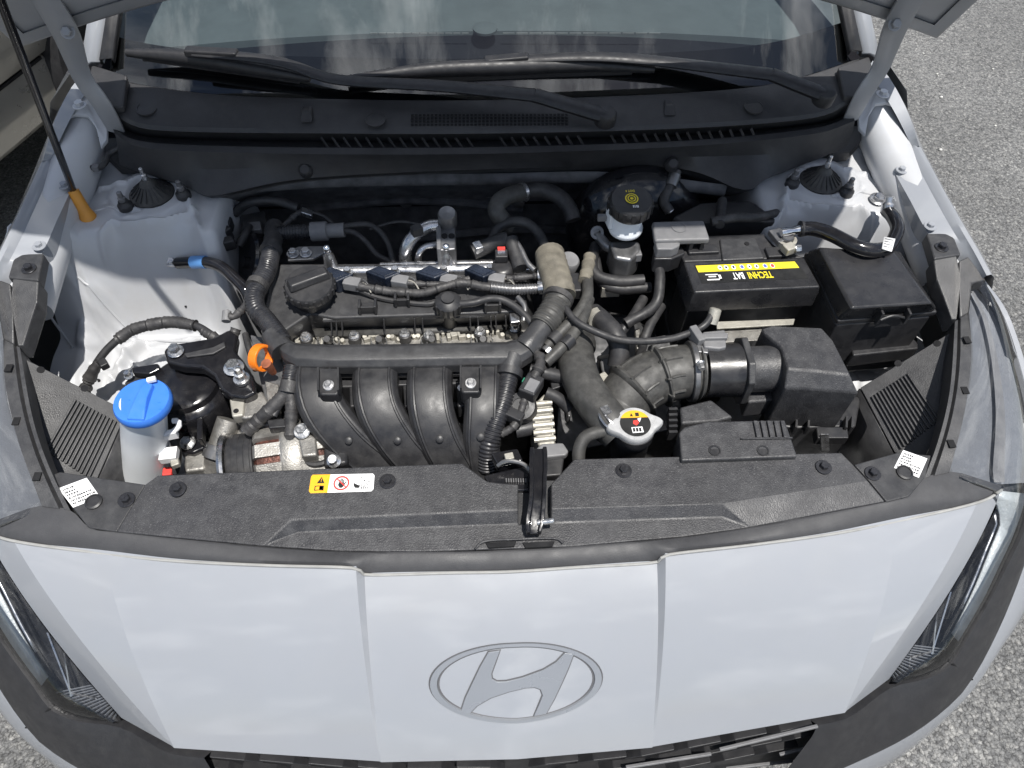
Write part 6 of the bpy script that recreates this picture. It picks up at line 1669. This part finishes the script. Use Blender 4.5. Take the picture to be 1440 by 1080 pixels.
build(MB().box(at(236, 664, .765), (.014, .014, .008), .1), 'red_connector', 'label_red', wb, bevel=.002)

# cables over the left apron
le = thing('left_apron_loom', 'black taped loom arching over the white left apron', 'wiring loom', at(230, 470, .78))
pth = [(112, 575, .755), (122, 545, .78), (130, 522, .806), (145, 498, .825), (165, 478, .838), (186, 464, .846), (215, 456, .852), (245, 453, .854), (275, 458, .854), (296, 470, .852), (318, 484, .85)]
build(MB().hose(A(pth), .0062, 12, 60), 'cable', 'rubber', le)
build(MB().taped(A(pth[4:9]), .0098), 'taped_section', 'tape', le)
build(MB().taped(A([(114, 566, .765), (122, 542, .785), (132, 520, .808), (142, 508, .82)]), .0095, 10, .002), 'lower_bundle', 'tape', le)
build(MB().taped(A([(286, 466, .852), (305, 476, .85), (325, 478, .85), (332, 462, .86)]), .0085, 10, .0015), 'upper_bundle', 'tape', le)
build(MB().box(at(146, 512, .825), (.012, .016, .012), .6), 'clip', 'black_plastic', le, bevel=.002)
bt_ = thing('blue_banded_cable', 'black earth cable with a pale blue band bolted to the left apron', 'cable', at(280, 370, .86))
lz = apron_hit(246, 371).z
pb = [(250, 370, lz + .006), (268, 369, lz + .014), (292, 369, lz + .024), (312, 376, .890), (330, 392, .890), (345, 408, .885), (352, 425, .87)]
build(MB().hose(A(pb), .0095, 14, 40), 'cable', 'gloss_black', bt_)
build(MB().tube(resample([resample(cr_spline(A(pb), 80), 80)[k_] for k_ in (14, 18, 22, 26)], 4), .0105, 16), 'blue_band', 'blue_tape', bt_)
build(MB().box(apron_hit(246, 371, .003), (.022, .016, .003), .0), 'cable_lug', 'steel', bt_, bevel=.001)
bolt(bt_, apron_hit(243, 371, .004), (0, -.4, 1), .0062, .006, 'zinc', 1.3)
rw_ = thing('fender_wire', 'thin black wire clipped across the rear of the left apron', 'wire', at(130, 235, .95))
build(MB().hose(A([(64, 240, .965), (72, 230, .972), (90, 226, .972), (115, 232, .965), (135, 237, .960), (147, 230, .965), (154, 216, .970), (168, 208, .975)]), .0048, 10), 'wire', 'rubber', rw_)
build(MB().box(at(135, 236, .962), (.010, .010, .008)), 'clip', 'grey_plastic', rw_)
bp2 = thing('black_bracket', 'small dark bracket on the edge of the left strut tower', 'bracket', at(318, 330, .87))
mb = MB()
for x, y, s_ in ((318, 316, .022), (314, 330, .026), (322, 342, .020), (312, 345, .016)): mb.box(at(x, y, .885), (s_, s_ * .8, s_), random.uniform(0, 1))
build(mb, 'bracket', 'black_plastic', bp2, bevel=.003)

# ---- smaller hoses, brackets and looms that fill the bay
def small(name, label, cat, items):
    t = thing(name, label, cat, at(*items[0][1][0]))
    for kind, P, r_, m_, n_ in items:
        mb_ = MB()
        if kind == 'h': mb_.hose(A(P), r_, 12)
        elif kind == 'c': mb_.corr(A(P), r_)
        elif kind == 't': mb_.taped(A(P), r_)
        elif kind == 'p': mb_.prism(A(P), r_)
        build(mb_, n_, m_, t, bevel=.002 if kind == 'p' else 0)
    return t
small('vacuum_pump', 'cluster of dark housings and hoses in the left rear corner of the bay', 'pump',
      [('p', [(338, 302, .86), (372, 296, .86), (378, 326, .86), (342, 332, .86)], .05, 'dull_metal', 'housing'), ('p', [(350, 312, .875), (366, 310, .875), (368, 322, .875), (352, 324, .875)], .03, 'grey_plastic', 'lid'),
       ('h', [(330, 300, .88), (350, 285, .90), (385, 282, .905), (420, 292, .90)], .008, 'rubber', 'hose'), ('h', [(336, 345, .87), (345, 330, .88), (350, 318, .88)], .007, 'rubber', 'hose'), ('t', [(400, 318, .885), (420, 300, .90), (436, 296, .902)], .006, 'tape', 'loom')])
small('bulkhead_wires', 'thin wires strung across the dark bulkhead behind the engine', 'wire',
      [('h', [(430, 296, .905), (455, 304, .90), (470, 316, .895)], .0035, 'rubber', 'wire'), ('h', [(520, 322, .895), (560, 312, .90), (600, 318, .90)], .003, 'rubber', 'wire'), ('p', [(424, 290, .91), (440, 295, .91), (438, 303, .91), (423, 298, .91)], .01, 'steel', 'metal_tag')])
small('gear_cables', 'two black gear shift cables between the hoses and the battery tray', 'cable',
      [('h', [(905, 420, .86), (890, 445, .86), (872, 470, .85), (862, 500, .83)], .008, 'rubber', 'cable'), ('h', [(930, 430, .85), (915, 455, .85), (905, 480, .84), (900, 500, .82)], .008, 'rubber', 'cable'), ('p', [(880, 480, .80), (940, 470, .80), (946, 500, .80), (886, 508, .80)], .02, 'dull_metal', 'bracket'), ('p', [(893, 462, .835), (900, 461, .835), (902, 490, .835), (895, 490, .835)], .012, 'cast_aluminium', 'stay')])
small('coolant_fitting', 'black plastic water outlet with short hose stubs below the beige conduit', 'fitting',
      [('p', [(770, 512, .86), (796, 505, .86), (800, 540, .86), (776, 548, .86)], .05, 'black_plastic', 'body'), ('h', [(745, 520, .875), (768, 525, .872), (790, 530, .865)], .010, 'rubber', 'stub'), ('h', [(768, 552, .86), (785, 560, .855), (800, 575, .84)], .009, 'rubber', 'stub'), ('h', [(742, 478, .90), (756, 500, .892), (764, 520, .88)], .006, 'tape', 'wires')])
small('timing_cover', 'dark timing cover with pale flange between engine mount and valve cover', 'engine cover',
      [('p', [(352, 470, .84), (385, 478, .84), (400, 520, .84), (392, 575, .84), (372, 560, .84), (360, 510, .84)], .12, 'dull_metal', 'cover'), ('p', [(372, 535, .852), (392, 540, .852), (392, 572, .852), (376, 566, .852)], .02, 'cast_aluminium', 'flange'), ('h', [(345, 470, .86), (350, 490, .86), (360, 520, .855)], .005, 'rubber', 'wire')])
small('alternator_wiring', 'black plug and wires above the alternator', 'wiring',
      [('p', [(375, 590, .855), (400, 588, .855), (402, 600, .855), (378, 602, .855)], .02, 'black_plastic', 'plug'), ('h', [(385, 585, .86), (392, 572, .865), (400, 560, .872)], .005, 'rubber', 'wire'), ('p', [(424, 566, .85), (438, 564, .85), (440, 590, .85), (426, 592, .85)], .03, 'green_plastic', 'green_block')])
small('breather_hose', 'thin black breather hose at the right end of the valve cover', 'hose',
      [('h', [(640, 428, .90), (665, 426, .903), (690, 420, .905), (712, 424, .90), (735, 440, .895), (748, 456, .89)], .006, 'rubber', 'hose'), ('h', [(728, 418, .90), (738, 432, .898), (736, 452, .89)], .0045, 'dull_metal', 'pipe'), ('p', [(716, 440, .889), (730, 438, .889), (732, 452, .889), (718, 454, .889)], .01, 'steel', 'bracket')])
small('drain_hose', 'short dark drain hose tucked below the washer filler neck', 'hose',
      [('h', [(244, 618, .80), (250, 640, .78), (246, 665, .76)], .006, 'rubber', 'hose'), ('p', [(238, 645, .80), (250, 642, .80), (252, 652, .80), (240, 656, .80)], .01, 'pale_aluminium', 'clip')])
# loose pale pebbles on the asphalt
random.seed(11)
pb_ = MB()
for k in range(70):
    x = random.uniform(1.0, 3.2); y = random.uniform(-.3, 3.0)
    r_ = random.uniform(.003, .008)
    pb_.sphere((x, y, r_ * .5), r_, 7, 4, (1, random.uniform(.6, 1), .6))
tag(build(pb_, 'pebbles', mat('pebble', (.55, .54, .51), .8), smooth=60), 'small pale loose pebbles scattered on the asphalt', 'pebbles', kind='stuff')
